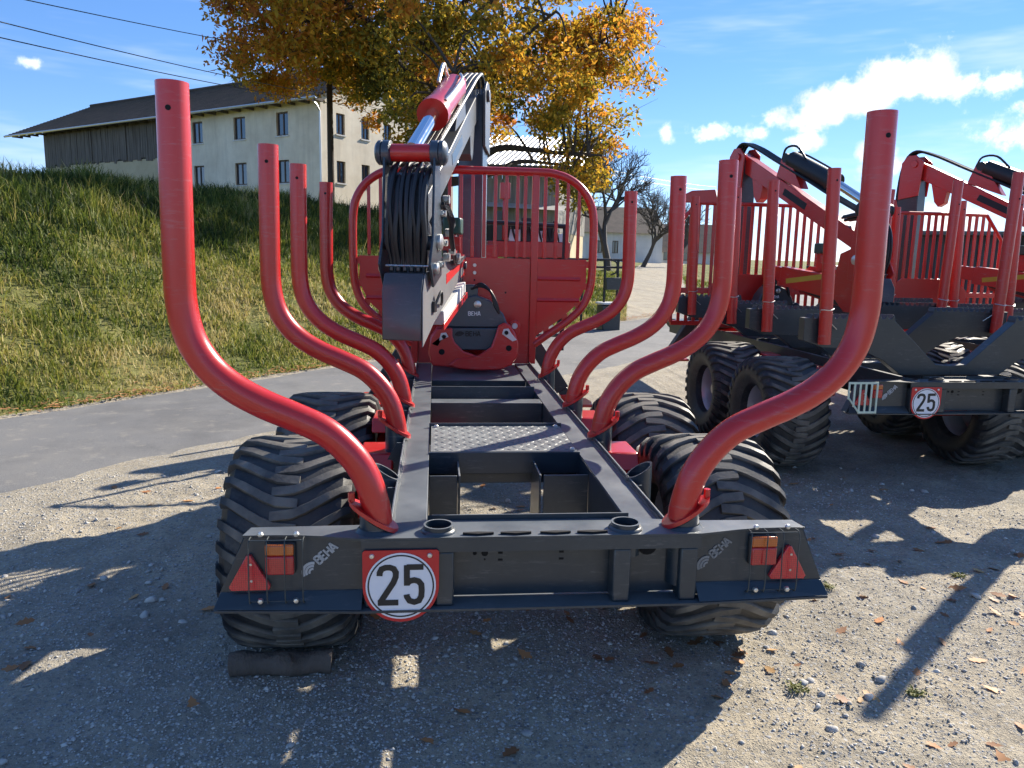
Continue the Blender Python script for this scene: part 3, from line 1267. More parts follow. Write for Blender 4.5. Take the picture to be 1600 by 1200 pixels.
def tail_lights(root, guard_m, gr=.0019):
    for sx in (-1, 1):
        lx0, lx1 = (.690, .770) if sx < 0 else (.662, .742)
        lo, hi = sorted((sx * lx0, sx * lx1))
        b = MB()
        b.box(lo - .003, hi + .003, -.014, .001, .765, .859)
        lamp = b.build('tail_light', M['blackp'], root, .006)
        b = MB()
        b.box(lo, hi, -.028, -.0142, .824, .857)
        b.build('amber_lens', M['lens_orange'], lamp, .005)
        b = MB()
        b.box(lo, hi, -.029, -.0142, .767, .8235)
        b.build('red_lens', M['lens_red'], lamp, .005)
        cx = sx * .818 if sx < 0 else .788
        b = MB()
        tri = [(cx - .064, .716), (cx + .064, .716), (cx, .832)]
        rr = []
        for i in range(3):
            p, q, r = Vector(tri[i - 1]), Vector(tri[i]), Vector(tri[(i + 1) % 3])
            u1, u2 = (p - q).normalized(), (r - q).normalized()
            for t in (0, .5, 1):
                a, c = q + u1 * .012, q + u2 * .012
                m = q + (u1 + u2) * .0055
                rr.append(tuple(a) if t == 0 else tuple(c) if t == 1 else tuple(m))
        b.prism(rr, 'y', -.014, .001)
        tr = b.build('reflector_triangle', M['reflector'], root, .002)
        b = MB()
        for i in range(2):
            b.lathe([(-.0165, .0001), (-.016, .0035), (-.0143, .004)], 10, 'y', (cx + .006, 0, .745 + .05 * i))
        b.build('rivet', M['steel'], tr)
        if gr > .003:
            # flat-bar guard cage with a slanted outer corner
            gx = [sx * (.745 + .040 * i) for i in range(6)]
            cage = MB()
            cage.box(*sorted((gx[0] - sx * .006, gx[-1] + sx * .006)), -.052, -.046, .866, .880)
            cage.box(*sorted((gx[0] - sx * .006, gx[3] + sx * .006)), -.052, -.046, .668, .682)
            cage.tube([(gx[3], -.049, .675), (gx[5], -.049, .775)], .006, 6)
            cg = cage.build('lamp_guard', guard_m, root)
            for i, x in enumerate(gx):
                bar = MB()
                bar.box(x - .006, x + .006, -.052, -.046, .6825 if i < 4 else .66 + .052 * (i - 3), .8658)
                bar.build('bar', guard_m, cg)
            continue
        # wire guard in front of lamp and reflector
        xs4 = [(-.812 + .0497 * i) for i in range(4)] if sx < 0 else [(.652 + .0497 * i) for i in range(4)]
        for x in xs4:
            b = MB()
            top = x + (.000 if sx < 0 else .004)
            b.tube(smooth_path([(top, -.004, .874), (top, -.034, .868), (x, -.042, .80), (x, -.046, .72), (x, -.040, .690), (x, -.024, .686)], 3), gr, 6)
            b.build('lamp_guard_wire', guard_m, root)
        b = MB()
        for z in (.872, .690):
            b.cyl((xs4[0], -.030, z), (xs4[-1], -.030, z), gr, 6)
        b.build('lamp_guard_rail', guard_m, root)
        for x, z, yy in ((xs4[1] - .022, .882, -.005), (xs4[3] - .022, .882, -.005), (xs4[1] - .022, .692, -.03), (xs4[3] - .022, .692, -.03)):
            b = MB()
            b.lathe([(yy - .010, .0001), (yy - .008, .007), (yy, .009)], 6, 'y', (x, 0, z))
            b.lathe([(z - .004, .008), (z + .004, .008)], 8, 'z', (x, yy, 0))
            b.build('bolt', M['steel'], root)


def chassis(root, pm, checker=True):
    # rails: folded channels with an outer upstand
    for sx in (-1, 1):
        b = MB()
        lo, hi = sorted((sx * .315, sx * .420))
        b.box(lo, hi, .108, 3.66, .852, .860)
        lo, hi = sorted((sx * .315, sx * .323))
        b.box(lo, hi, .112, 3.66, .64, .8518)
        lo, hi = sorted((sx * .4202, sx * .428))
        b.box(lo, hi, .085, 3.66, .70, .878)
        b.build('rail', pm, root, .002)
        b = MB()
        b.tube([(sx * .4185 + .0012 * math.sin(k * 1.9), .12 + k * .06, .861 + .001 * math.sin(k * 2.7)) for k in range(59)], [.0042 + .0014 * math.sin(k * 2.1) for k in range(59)], 6)
        b.build('weld_seam', M['weld'], root)
    # checker plate step on its cross beam
    b = MB()
    b.box(-.318, .318, .955, .963, .775, .868)
    b.build('cross_beam', pm, root, .002)
    b = MB()
    b.box(-.318, .318, 1.45, 1.458, .775, .882)
    b.build('cross_beam', pm, root, .002)
    b = MB()
    b.box(-.308, .308, .966, 1.448, .864, .869)
    for j in range(11):
        for i in range(20):
            x = -.290 + i * .0305 + (.0 if j % 2 else .006)
            y = .990 + j * .044
            a = R_(45 if (i + j) % 2 else -45)
            T = Matrix.Translation((x, y, .869)) @ Matrix.Rotation(a, 4, 'Z')
            b.add([T @ Vector(p) for p in ((-.013, 0, 0), (0, -.0045, 0), (.013, 0, 0), (0, .0045, 0), (-.006, 0, .0018), (.006, 0, .0018))],
                  [(0, 1, 5, 4), (1, 2, 5), (2, 3, 4, 5), (3, 0, 4)])
    ck = b.build('checker_plate', M['checker'], root, 0)
    for x, y in ((-.285, 1.425), (.285, 1.425), (.29, .985)):
        b = MB()
        b.lathe([(.8695, .011), (.876, .011), (.880, .006), (.880, .0001)], 10, 'z', (x, y, 0))
        b.build('bolt', M['steel'], ck)
    # axle cradle: cross wall and hanging plates
    b = MB()
    b.box(-.314, .314, 1.00, 1.008, .722, .774)
    b.build('cradle_wall', pm, root, .002)
    for x0, x1, z0 in ((-.313, -.205, .52), (.135, .313, .52)):
        b = MB()
        b.box(x0, x1, .74, .748, z0, .83)
        b.build('hanger_plate', pm, root, .002)
    for x in (-.200, .118):
        b = MB()
        b.prism([(.74, .83), (1.0, .83), (1.0, .52), (.80, .45), (.74, .52)], 'x', x, x + .008)
        b.build('gusset', pm, root, .002)
    # second cross member: folded with a raised front edge
    b = MB()
    b.prism([(2.08, .64), (2.08, .858), (2.20, .858), (2.36, .800), (2.44, .800), (2.44, .889), (2.452, .889), (2.452, .64)], 'x', -.313, .313)
    b.build('cross_beam', pm, root, .002)
    b = MB()
    b.box(-.313, .313, 2.90, 2.91, .66, .851)
    b.box(-.313, .313, 2.9102, 3.66, .838, .8505)
    b.build('front_floor', pm, root, .002)
    # pole with tow eye, in front of the headboard
    b = MB()
    b.box(-.10, .10, 3.66, 6.1, .60, .80)
    b.prism([(6.1, .62), (6.1, .78), (6.35, .74), (6.45, .70), (6.35, .66)], 'x', -.04, .04)
    b.build('drawbar', pm, root, .006)


def bogie(root, red):
    for sx in (-1, 1):
        b = MB()
        lo, hi = sorted((sx * .505, sx * .600))
        b.prism([(.86, .62), (.86, .735), (1.15, .745), (1.35, .690), (1.88, .690), (2.08, .745), (2.38, .735), (2.38, .62), (2.10, .50), (1.15, .50)], 'x', lo, hi)
        b.build('bogie_beam', red, root, .008)
        for y in (1.24, 1.98):
            b = MB()
            b.prism([(y - .16, .746), (y - .10, .815), (y + .12, .815), (y + .20, .746)], 'x', *sorted((sx * .470, sx * .622)))
            b.build('saddle_cover', red, root, .010)
        b = MB()
        b.cyl((sx * .10, 1.62, .60), (sx * .615, 1.62, .60), .06, 18)
        b.build('pivot_axle', red, root)
        for y in (1.1, 2.15):
            b = MB()
            b.cyl((sx * .48, y, .45), (sx * .80, y, .45), .05, 16)
            b.box(*sorted((sx * .52, sx * .585)), y - .06, y + .06, .42, .62)
            b.build('stub_axle', red, root, .004)


def headboard_round(root, red):
    Y = 3.65
    b = MB()
    half = [(.0, 2.285), (.45, 2.285), (.58, 2.278), (.70, 2.240), (.80, 2.165), (.865, 2.06), (.888, 1.94), (.892, 1.75), (.888, 1.52), (.868, 1.40), (.815, 1.29), (.70, 1.18), (.57, 1.09), (.46, 1.01)]
    pts = [(-x, Y, z) for x, z in half[::-1]] + [(x, Y, z) for x, z in half[1:]]
    b.tube(smooth_path(pts, 4), .030, 14)
    hb = b.build('headboard', red, root)
    hx = [h[0] for h in half]

    def top_at(x):
        x = abs(x)
        for i in range(len(half) - 1):
            if half[i][0] <= x <= half[i + 1][0]:
                f = (x - half[i][0]) / (half[i + 1][0] - half[i][0])
                return half[i][1] + (half[i + 1][1] - half[i][1]) * f
        return 2.0
    for x in (-.775, -.69, -.605, -.52, -.355, -.27, -.19, -.105, -.02, .065, .148, .23, .312, .37, .52, .605, .69, .775):
        b = MB()
        b.box(x - .012, x + .012, Y - .009, Y + .009, 1.66, top_at(x) - .02)
        b.build('bar', red, hb, .003)
    for x in (-.445, .445):
        b = MB()
        b.box(x - .026, x + .026, Y - .02, Y + .025, .862, 2.27)
        b.build('post', red, hb, .004)
    b = MB()
    b.box(-.4185, .4185, Y - .004, Y + .006, .862, 1.655)
    cp = b.build('panel', red, hb, .002)
    for x, z in ((.0, 1.60), (.0, 1.545), (.0, 1.36), (.0, 1.49), (.0, 1.42), (.235, 1.40), (.13, 1.22)):
        b = MB()
        big = x == 0 and z not in (1.49, 1.42)
        r = .012 if big else .006
        b.lathe([(Y - .012 if big else Y - .0055, .0001), (Y - .012 if big else Y - .0055, r), (Y - .004, r * 1.15)], 12, 'y', (x, 0, z))
        b.build('bolt' if big else 'dark_plug', M['steel'] if big else M['dark_plug'], cp)  # small ones are black plugs that paint the dark of holes
    for sx in (-1, 1):
        # folded side panel that follows the tube with open slots between
        outer = [(.845, 1.655), (.848, 1.50), (.828, 1.412), (.775, 1.315), (.665, 1.210), (.54, 1.122), (.472, 1.075)]
        b = MB()
        b.prism([(sx * x, z) for x, z in [(.472, 1.655)] + outer], 'y', Y - .002, Y + .006)
        sp = b.build('panel', red, hb, .002)
        for z in (1.505, 1.345):
            b = MB()
            b.add([(sx * .475, Y - .0022, z + .02), (sx * .80, Y - .0022, z + .02), (sx * .80, Y - .014, z), (sx * .475, Y - .014, z), (sx * .475, Y - .0022, z - .012), (sx * .80, Y - .0022, z - .012)],
                  [(0, 1, 2, 3), (3, 2, 5, 4)])
            b.build('pressed_fold', red, sp, 0)
        for (xa, za) in ((.868, 1.62), (.862, 1.455), (.80, 1.318), (.70, 1.222), (.56, 1.118)):
            b = MB()
            b.box(*sorted((sx * (xa - .03), sx * (xa + .012))), Y - .003, Y + .003, za - .025, za + .025)
            b.build('weld_tab', red, hb, .002)
    return hb


def headboard_bars(root, red):
    """straight-topped guard of many upright bars with cut corners"""
    Y = 3.65
    b = MB()
    fr = [(-.93, .95), (-.93, 1.98), (-.70, 2.27), (.70, 2.27), (.93, 1.98), (.93, .95)]
    for p, q in zip(fr[:-1], fr[1:]):
        b.cyl((p[0], Y, p[1]), (q[0], Y, q[1]), .022, 8)
    b.box(-.93, .93, Y - .02, Y + .02, 1.28, 1.34)
    b.box(-.93, .93, Y - .018, Y + .022, .92, .97)
    hb = b.build('headboard', red, root, .003)
    n = 21
    for i in range(1, n):
        x = -.93 + 1.86 * i / n
        top = 2.27 if abs(x) < .70 else 2.27 - (abs(x) - .70) / .23 * .29
        b = MB()
        b.box(x - .017, x + .017, Y - .010, Y + .010, .97, top)
        b.build('bar', red, hb, .002)
    b = MB()
    b.prism([(-.52, .90), (-.52, 1.36), (-.34, 1.50), (.34, 1.50), (.52, 1.36), (.52, .90)], 'y', Y - .034, Y - .022)
    b.build('panel', red, hb, .003)
    # lamp hood on the left top corner
    b = MB()
    b.prism([(-.86, 2.27), (-.84, 2.36), (-.76, 2.40), (-.50, 2.42), (-.46, 2.29), (-.50, 2.27)], 'y', Y - .02, Y + .03)
    b.build('hood_plate', red, hb, .01)
    return hb


def stabilisers(root, pm, red):
    for sx in (-1, 1):
        b = MB()
        d = Matrix.Translation((sx * .62, 4.02, .80)) @ Matrix.Rotation(sx * R_(-33), 4, 'Y')
        b.box(-.055, .055, -.05, .05, -.24, .24, d)
        b.box(-.04, .04, -.036, .036, -.36, -.24, d)
        leg = b.build('stabiliser_leg', pm, root, .006)
        f = MB()
        f.prism([(sx * .60, 3.86), (sx * .98, 3.86), (sx * 1.0, 4.0), (sx * .98, 4.16), (sx * .60, 4.16)], 'z', .475, .500)
        f.box(*sorted((sx * .735, sx * .865)), 3.96, 4.08, .5005, .56)
        f.build('foot_plate', red, leg, .006)
    b = MB()
    b.box(-.52, .52, 3.94, 4.10, .86, 1.0)
    b.build('stabiliser_beam', pm, root, .006)


def operator_platform(root, pm, red):
    """control stand on the drawbar, seen through the headboard bars"""
    b = MB()
    b.box(-.36, .95, 4.95, 5.95, .93, .96)
    fl = b.build('platform_floor', pm, root, .004)
    for x, y in ((-.33, 5.92), (.33, 5.92), (1.02, 5.92), (-.33, 5.0), (.9, 5.0)):
        b = MB()
        b.tube([(x, y, .80 if x < .95 else .70), (x, y, 1.66 if y > 5.5 else 1.95)], .022, 8)
        b.build('platform_post', M['blackp'], fl)
    b = MB()
    b.tube(smooth_path([(-.33, 5.0, 1.95), (.2, 5.0, 1.97), (.9, 5.0, 1.95)], 4), .022, 8)
    b.build('handrail', M['blackp'], fl)
    b = MB()
    b.box(.24, 1.10, 5.84, 5.98, 1.66, 1.82)
    b.box(.16, .34, 5.70, 5.84, 1.50, 1.78)
    bench = b.build('valve_bench', red, root, .008)
    for x, w, h, m in ((.36, .07, .30, 'lampgreen'), (.52, .12, .12, 'whitep'), (.64, .10, .24, 'blackp'), (.76, .12, .11, 'whitep'), (.90, .10, .20, 'blackp'), (1.02, .12, .09, 'whitep')):
        v = MB()
        v.box(x - w / 2, x + w / 2, 5.85, 5.95, 1.8205, 1.82 + h)
        v.build('valve_block', M[m], bench, .006)
    for k in range(6):
        v = MB()
        x = .45 + .09 * k
        v.tube(smooth_path([(x, 5.86, 1.86), (x + .02, 5.80, 2.0 + .03 * (k % 2)), (x + .05, 5.83, 1.92), (x + .09, 5.88, 1.70), (x, 5.9, 1.2)], 4), .011, 6)
        v.build('hose', M['hose'], bench)
    v = MB()
    v.box(.36, .46, 5.80, 5.9, 2.24, 2.40)
    v.cyl((.41, 5.85, 1.83), (.41, 5.85, 2.2395), .022, 8)
    v.build('lamp_post', red, bench, .006)
    # seat with backrest facing the load
    v = MB()
    v.box(-.22, .20, 5.25, 5.65, 1.32, 1.42)
    v.box(-.22, .20, 5.66, 5.76, 1.40, 1.90)
    v.cyl((-.01, 5.45, .96), (-.01, 5.45, 1.3195), .05, 12)
    v.build('seat', M['blackp'], fl, .03)


def make_trailer(cfg):
    root = empty('forestry_trailer', cfg['loc'], R_(cfg['rz']))
    tag(root, cfg['label'], 'trailer', 'forestry trailers parked side by side')
    pm, red = cfg['dark'], cfg['red']
    rear_beam(root, pm)
    speed_sign(root, -.045)
    tail_lights(root, cfg['guard'], .0019 if cfg['head'] == 'round' else .0065)
    chassis(root, pm)
    bogie(root, red)
    for sx in (-1, 1):
        for k, y in enumerate((1.1, 2.15)):
            wheel(root, sx * .888 + .022, y, .45, cfg['rim'], .07 + .11 * k + (.05 if sx > 0 else .16))
    sock, sock0 = socket_mesh(pm), socket_mesh(pm, False)
    if cfg['stakes'] == 'curved':
        for y in STAKE_Y + (.55,):
            for sx in (-1, 1):
                s = inst(sock0 if y == .03 else sock, 'stake_socket', root)
                s.location = (0, y, 0)
                s.rotation_euler = (0, 0, 0 if sx > 0 else math.pi)
                if y == .55:
                    continue
                o = inst(STAKE_ME, 'stake', root)
                o.location = (0, y, 0)
                o.rotation_euler = (0, 0, 0 if sx > 0 else math.pi)
                inst(FLANGE_ME, 'flange', o)
                h = inst(PIN_ME, 'pin_hole_plug', o)
                if sx < 0:
                    h.rotation_euler = (0, 0, 0)
                    h.location = (0, .0725, 0)
    else:
        for y in (.32, 1.2, 1.9, 2.9):
            b = MB()
            half = [(0, .945), (.12, .955), (.46, 1.26)]
            x = .46
            k = 0
            while x < 1.10:
                half += [(x, 1.275), (x + .012, 1.305), (x + .030, 1.275)]
                x += .05
            half += [(1.13, 1.275), (1.13, 1.12), (.98, 1.07), (.70, 1.06), (.52, .98), (.38, .879), (0, .879)]
            b.prism(half[:-1] + [(0, .879)], 'y', y - .06, y + .02)
            bk = b.build('bunk_arm', pm, root, .003)
            b = MB()
            b.prism([(-px, pz) for px, pz in half], 'y', y - .06, y + .02)
            b.build('bunk_arm', pm, root, .003)
            for sx in (-1, 1):
                b = MB()
                b.tube([(sx * 1.000, y - .105, 1.10), (sx * 1.035, y - .105, 2.27 if sx < 0 else 2.40)], .043, 18)
                st = b.build('stake', red, root)
                b = MB()
                b.cyl((sx * 1.034, y - .1495, 2.19), (sx * 1.034, y - .135, 2.19), .007, 10)
                b.build('pin_hole_plug', M['dark_plug'], st)
                b = MB()
                b.tube(smooth_path([(sx * .955, y - .115, 1.345), (sx * 1.00, y - .155, 1.335), (sx * 1.055, y - .115, 1.325), (sx * .9, y - .075, 1.20)], 4), .0035, 5)
                b.build('tie_wire', M['steel'], st)
    (headboard_round if cfg['head'] == 'round' else headboard_bars)(root, red)
    stabilisers(root, pm, red)
    if cfg['head'] == 'round':
        operator_platform(root, pm, red)
    return root


make_trailer(dict(loc=(0, 0, 0), rz=0, dark=M['anth'], red=M['red'], guard=M['wire'], rim='grey', stakes='curved', head='round',
                  label='forestry trailer in the foreground with curved red stakes and rounded red headboard'))
make_trailer(dict(loc=(3.375, 2.68, .02), rz=1.5, dark=M['dark2'], red=M['red2'], guard=M['pale'], rim='grey', stakes='bunk', head='bars',
                  label='forestry trailer with straight red stakes on dark toothed bunks, right of the foreground trailer'))
make_trailer(dict(loc=(5.72, 3.05, 0), rz=1.5, dark=M['dark2'], red=M['red2'], guard=M['pale'], rim='red', stakes='bunk', head='bars',
                  label='forestry trailer farthest right, cut off by the right edge of the photo'))


# ------------------------------------------------------------------ loader cranes (local: mast at origin, boom points to -y)
def yz_box(b, p, q, d0, d1, w, x=0.0):
    """tapered box girder between two points (u,z) with depths d0,d1 and width w; u runs towards -y"""
    a, c = Vector((-p[0], p[1])), Vector((-q[0], q[1]))
    t = (c - a).normalized()
    n = Vector((-t.y, t.x))
    if n.y < 0:
        n = -n
    poly = [a + n * d0 / 2, c + n * d1 / 2, c - n * d1 / 2, a - n * d0 / 2]
    b.prism([(v.x, v.y) for v in poly], 'x', x - w / 2, x + w / 2)
    return b


def make_crane(cfg):
    root = empty('loader_crane', cfg['loc'], R_(cfg['rz']))
    tag(root, cfg['label'], 'crane', 'loader cranes folded down over the trailers')
    boom_m, mast_m, arm_m, red = cfg['boom'], cfg['mast'], cfg['arm'], cfg['red']
    # column
    b = MB()
    b.lathe([(.80, .23), (.90, .23), (.92, .18), (1.30, .17), (1.34, .20), (1.44, .20), (1.46, .15)], 24, 'z')
    b.build('slew_base', red, root)
    b = MB()
    b.prism([(-.13, 1.44), (.15, 1.44), (.13, 2.55), (.10, 2.86), (-.02, 2.94), (-.11, 2.88), (-.12, 2.5)], 'x', -.095, .095)
    mast = b.build('mast', mast_m, root, .008)
    for sx in (-1, 1):
        b = MB()
        b.prism([(-.13, 2.50), (.12, 2.46), (.11, 2.90), (.04, 2.985), (-.06, 2.985), (-.16, 2.90)], 'x', *sorted((sx * .096, sx * .115)))
        b.cyl((sx * .116, -.05, 2.88), (sx * .135, -.05, 2.88), .045, 16)
        b.build('mast_plate', boom_m, mast, .004)
    # slew hoses up the mast
    for i, w in enumerate((-.05, -.01, .03, .07)):
        b = MB()
        b.tube(smooth_path([(w, .16, 1.5), (w, .17, 2.2), (w, .14, 2.8), (w * .9, .02, 3.03), (w * .9, -.22, 2.98), (w * .9, -.6, 2.80), (w * .9, -1.1, 2.56), (w * .8, -1.5, 2.36), (w * .8, -1.85, 2.20)], 5), .015, 8)
        b.build('hose', M['hose'], root)
    # main boom: girder with a hump for the cylinder foot
    b = MB()
    yz_box(b, (.03, 2.84), (1.98, 1.86), .18, .15, .11)
    boom = b.build('main_boom', boom_m, root, .006)
    b = MB()
    b.prism([(-.66, 2.62), (-.74, 2.84), (-.82, 2.84), (-1.06, 2.46)], 'x', -.055, .055)
    b.build('cylinder_bracket', boom_m, boom, .005)
    b = MB()
    b.prism([(-.24, 2.66), (-.30, 2.42), (-.35, 2.36), (-.42, 2.40), (-.44, 2.54)], 'x', -.05, .05)
    b.build('lug', boom_m, boom, .005)
    for sx in (-1, 1):
        b = MB()
        c = Matrix.Translation((sx * .0558, -.98, 2.363)) @ Matrix.Rotation(R_(26.7), 4, 'X')
        b.box(-.0012, .0012, -.20, .20, -.035, .035, c)
        b.build('decal', cfg['decal'], boom)
    # boom cylinder along the top
    A, B_, C_ = Vector((0, -.80, 2.80)), Vector((0, -1.50, 2.49)), Vector((0, -2.02, 2.22))
    b = MB()
    b.tube([A, A + (B_ - A) * .04, A + (B_ - A) * .05, B_ - (B_ - A) * .13, B_ - (B_ - A) * .129, B_], [.06, .06, .084, .084, .096, .096], 20)
    b.tube([(-.07, -.80, 2.80), (.07, -.80, 2.80)], .05, 16)
    cyl = b.build('boom_cylinder', cfg['cyl'], root)
    b = MB()
    b.tube([B_, C_], .042, 16)
    b.build('piston_rod', M['chrome'], cyl)
    b = MB()
    b.tube(smooth_path([(.05, -.86, 2.86), (.085, -1.0, 2.80), (.085, -1.3, 2.66), (.07, -1.46, 2.58)], 4), .010, 8)
    b.tube(smooth_path([(-.05, -.74, 2.80), (-.06, -.80, 2.90), (-.05, -.95, 2.90), (-.05, -1.10, 2.76)], 4), .012, 8)
    b.build('steel_pipe', M['steel'] if cfg['main'] else M['hose'], cyl)
    # knuckle: link plates, rod-eye tube with end knobs, lower pin sleeve
    b = MB()
    b.cyl((-.105, -2.02, 2.205), (.105, -2.02, 2.205), .047, 22)
    b.build('rod_eye_tube', red, root)
    for sx in (-1, 1):
        b = MB()
        b.lathe([(sx * .106, .050), (sx * .112, .066), (sx * .150, .066), (sx * .156, .060), (sx * .158, .066), (sx * .178, .064), (sx * .19, .050), (sx * .196, .03), (sx * .197, .0001)], 20, 'x', (0, -2.02, 2.205))
        b.build('end_knob', M['slate'] if cfg['main'] else M['blackp'], root)
        b = MB()
        b.prism([(-1.965, 2.215), (-2.075, 2.215), (-2.115, 1.76), (-2.19, 1.62), (-2.10, 1.50), (-1.90, 1.56), (-1.90, 1.78)], 'x', *sorted((sx * .128, sx * .142)))
        lp = b.build('link_plate', cfg['link'], root, .004)
        for y, z, r in ((-2.02, 2.205, .03), (-1.99, 1.74, .045), (-2.08, 1.60, .03)):
            b = MB()
            b.lathe([(sx * .1422, r), (sx * .158, r), (sx * .164, r * .7), (sx * .164, .0001)], 16, 'x', (0, y, z))
            b.build('pin', M['steel'] if z < 2 else M['slate'], lp)
    b = MB()
    b.cyl((-.127, -2.07, 1.735), (.127, -2.07, 1.735), .042, 20)
    b.build('pin_sleeve', M['slate'] if cfg['main'] else red, root)
    # knuckle body that carries the folded outer arm
    b = MB()
    b.prism([(-1.70, 1.80), (-1.98, 1.90), (-2.06, 1.82), (-2.12, 1.60), (-2.16, 1.22), (-1.80, 1.24), (-1.62, 1.40)], 'x', -.06, .06)
    b.build('knuckle', arm_m if cfg['main'] else red, root, .006)
    # hose loop falling between the link plates
    for i in range(9):
        w = -.098 + i * .0245
        j = .02 * math.sin(i * 2.3)
        w += .004 * math.sin(i * 5.1)
        k2 = .007 * math.sin(i * 3.7 + 1)
        b = MB()
        b.tube(smooth_path([(w * .8, -1.70, 2.14 + j), (w, -1.93, 2.155 + j), (w, -2.09, 2.08 + j), (w + k2, -2.150 + k2, 1.93), (w - k2 * .6, -2.15 - k2 * .5, 1.76), (w * .9, -2.12, 1.62), (w * .9, -2.14, 1.52)], 5), .0115 + .002 * (i % 3), 8)
        b.build('hose', M['hose'], root)
    b = MB()
    b.prism([(-2.07, 1.60), (-2.05, 2.10), (-2.075, 2.10), (-2.12, 1.9), (-2.125, 1.60)], 'x', -.100, .100)
    b.build('hose_guide', cfg['guide'], root, .004)
    # outer arm, folded forward under the boom; tip end slightly higher
    z0, z1 = 1.40, 1.56
    b = MB()
    yz_box(b, (2.18, z0), (.85, z1), .24, .20, .115)
    arm = b.build('outer_arm', arm_m, root, .006)
    b = MB()
    yz_box(b, (.86, z1 + .01), (.55, z1 + .045), .15, .15, .085)
    b.build('extension', cfg['ext'], arm, .005)
    b = MB()
    yz_box(b, (1.72, z0 - .095), (.98, z1 - .10), .085, .07, .07, .085)
    b.build('extension_tray', cfg['tray'], arm, .004)
    for sx in (-1, 1):
        b = MB()
        d = Matrix.Translation((sx * .0582, -1.25, 1.545)) @ Matrix.Rotation(R_(-6.9), 4, 'X')
        b.box(-.0012, .0012, -.30, .30, -.030, .022, d)
        b.build('decal', cfg['armdecal'], arm)
    # end box: folded sheet cover with chamfered top, and hose combs behind it
    b = MB()
    pf = [(-2.245, 1.225), (-2.245, 1.485), (-2.19, 1.575), (-2.02, 1.585), (-1.98, 1.50), (-2.09, 1.225)]
    b.prism(pf, 'x', -.105, .105)
    eb = b.build('end_box', cfg['box'], root, .005)
    for i in range(5):
        b = MB()
        b.box(-.085 + i * .036, -.068 + i * .036, -2.16, -2.10, 1.586, 1.606)
        b.build('hose_clamp', M['wire'], eb, .002)
    b = MB()
    b.cyl((-.115, -2.13, 1.612), (.118, -2.13, 1.612), .006, 8)
    b.build('clamp_rail', M['steel'], eb)
    b = MB()
    b.prism([(-1.95, 1.30), (-2.236, 1.190), (-2.236, 1.48), (-2.185, 1.57), (-1.90, 1.61), (-1.1, 1.67), (-1.0, 1.56), (-1.5, 1.42)], 'x', .1065, .112)
    b.build('side_cover', cfg['side'], eb, .003)
    b = MB()
    b.prism([(-1.62, 1.50), (-1.05, 1.60), (-1.05, 1.64), (-1.62, 1.56)], 'x', .1121, .1135)
    b.build('side_stripe', cfg['armdecal'], eb)
    b = MB()
    b.box(.112, .128, -2.02, -1.96, 1.36, 1.42)
    b.tube(smooth_path([(.125, -1.99, 1.40), (.145, -1.93, 1.47), (.14, -1.88, 1.42), (.12, -1.80, 1.39)], 4), .008, 6)
    b.build('coupling', M['hose'], eb)
    for i, (y, z) in enumerate(((-1.93, 1.62), (-1.78, 1.66), (-1.62, 1.69), (-1.45, 1.66), (-1.85, 1.74), (-1.72, 1.80), (-1.9, 1.9), (-1.8, 1.98))):
        b = MB()
        b.cyl((.128, y, z), (.165, y, z), .018 + .006 * (i % 2), 8)
        b.cyl((.146, y - .03, z), (.146, y + .03, z), .012, 8)
        b.build('fitting', M['steel'], root)
    for i in range(4):
        b = MB()
        b.tube(smooth_path([(.15, -1.93 + .05 * i, 1.95), (.168, -1.80 + .04 * i, 1.86), (.158, -1.70, 1.74 + .02 * i), (.14, -1.45, 1.62 + .012 * i), (.12, -1.05, 1.66)], 4), .011, 7)
        b.build('hose', M['hose'], root)
    # work lamp on the arm
    b = MB()
    b.box(.03, .145, -1.34, -1.23, 1.80, 1.905)
    wl = b.build('work_lamp', M['lampgreen'], root, .012)
    b = MB()
    b.box(.03, .145, -1.35, -1.335, 1.70, 1.785)
    b.box(.06, .11, -1.335, -1.25, 1.62, 1.7995)
    b.build('lamp_bracket', red, wl, .003)
    # extension tray lower edge in red and tip shackle
    b = MB()
    b.prism([(-1.76, 1.235), (-.96, 1.385), (-.96, 1.425), (-1.76, 1.275)], 'x', .1205, .130)
    b.build('tray_edge', red, arm, .002)
    b = MB()
    b.cyl((-.06, -.60, 1.60), (.06, -.60, 1.60), .028, 14)
    b.box(-.03, .03, -.65, -.55, 1.46, 1.59)
    tipm = b.build('tip_link', M['slate'] if cfg['main'] else M['blackp'], root, .006)
    b = MB()
    b.lathe([(1.34, .055), (1.36, .075), (1.44, .075), (1.46, .05)], 18, 'z', (0, -.60, 0))
    b.build('rotator', M['hose'], tipm)
    return root


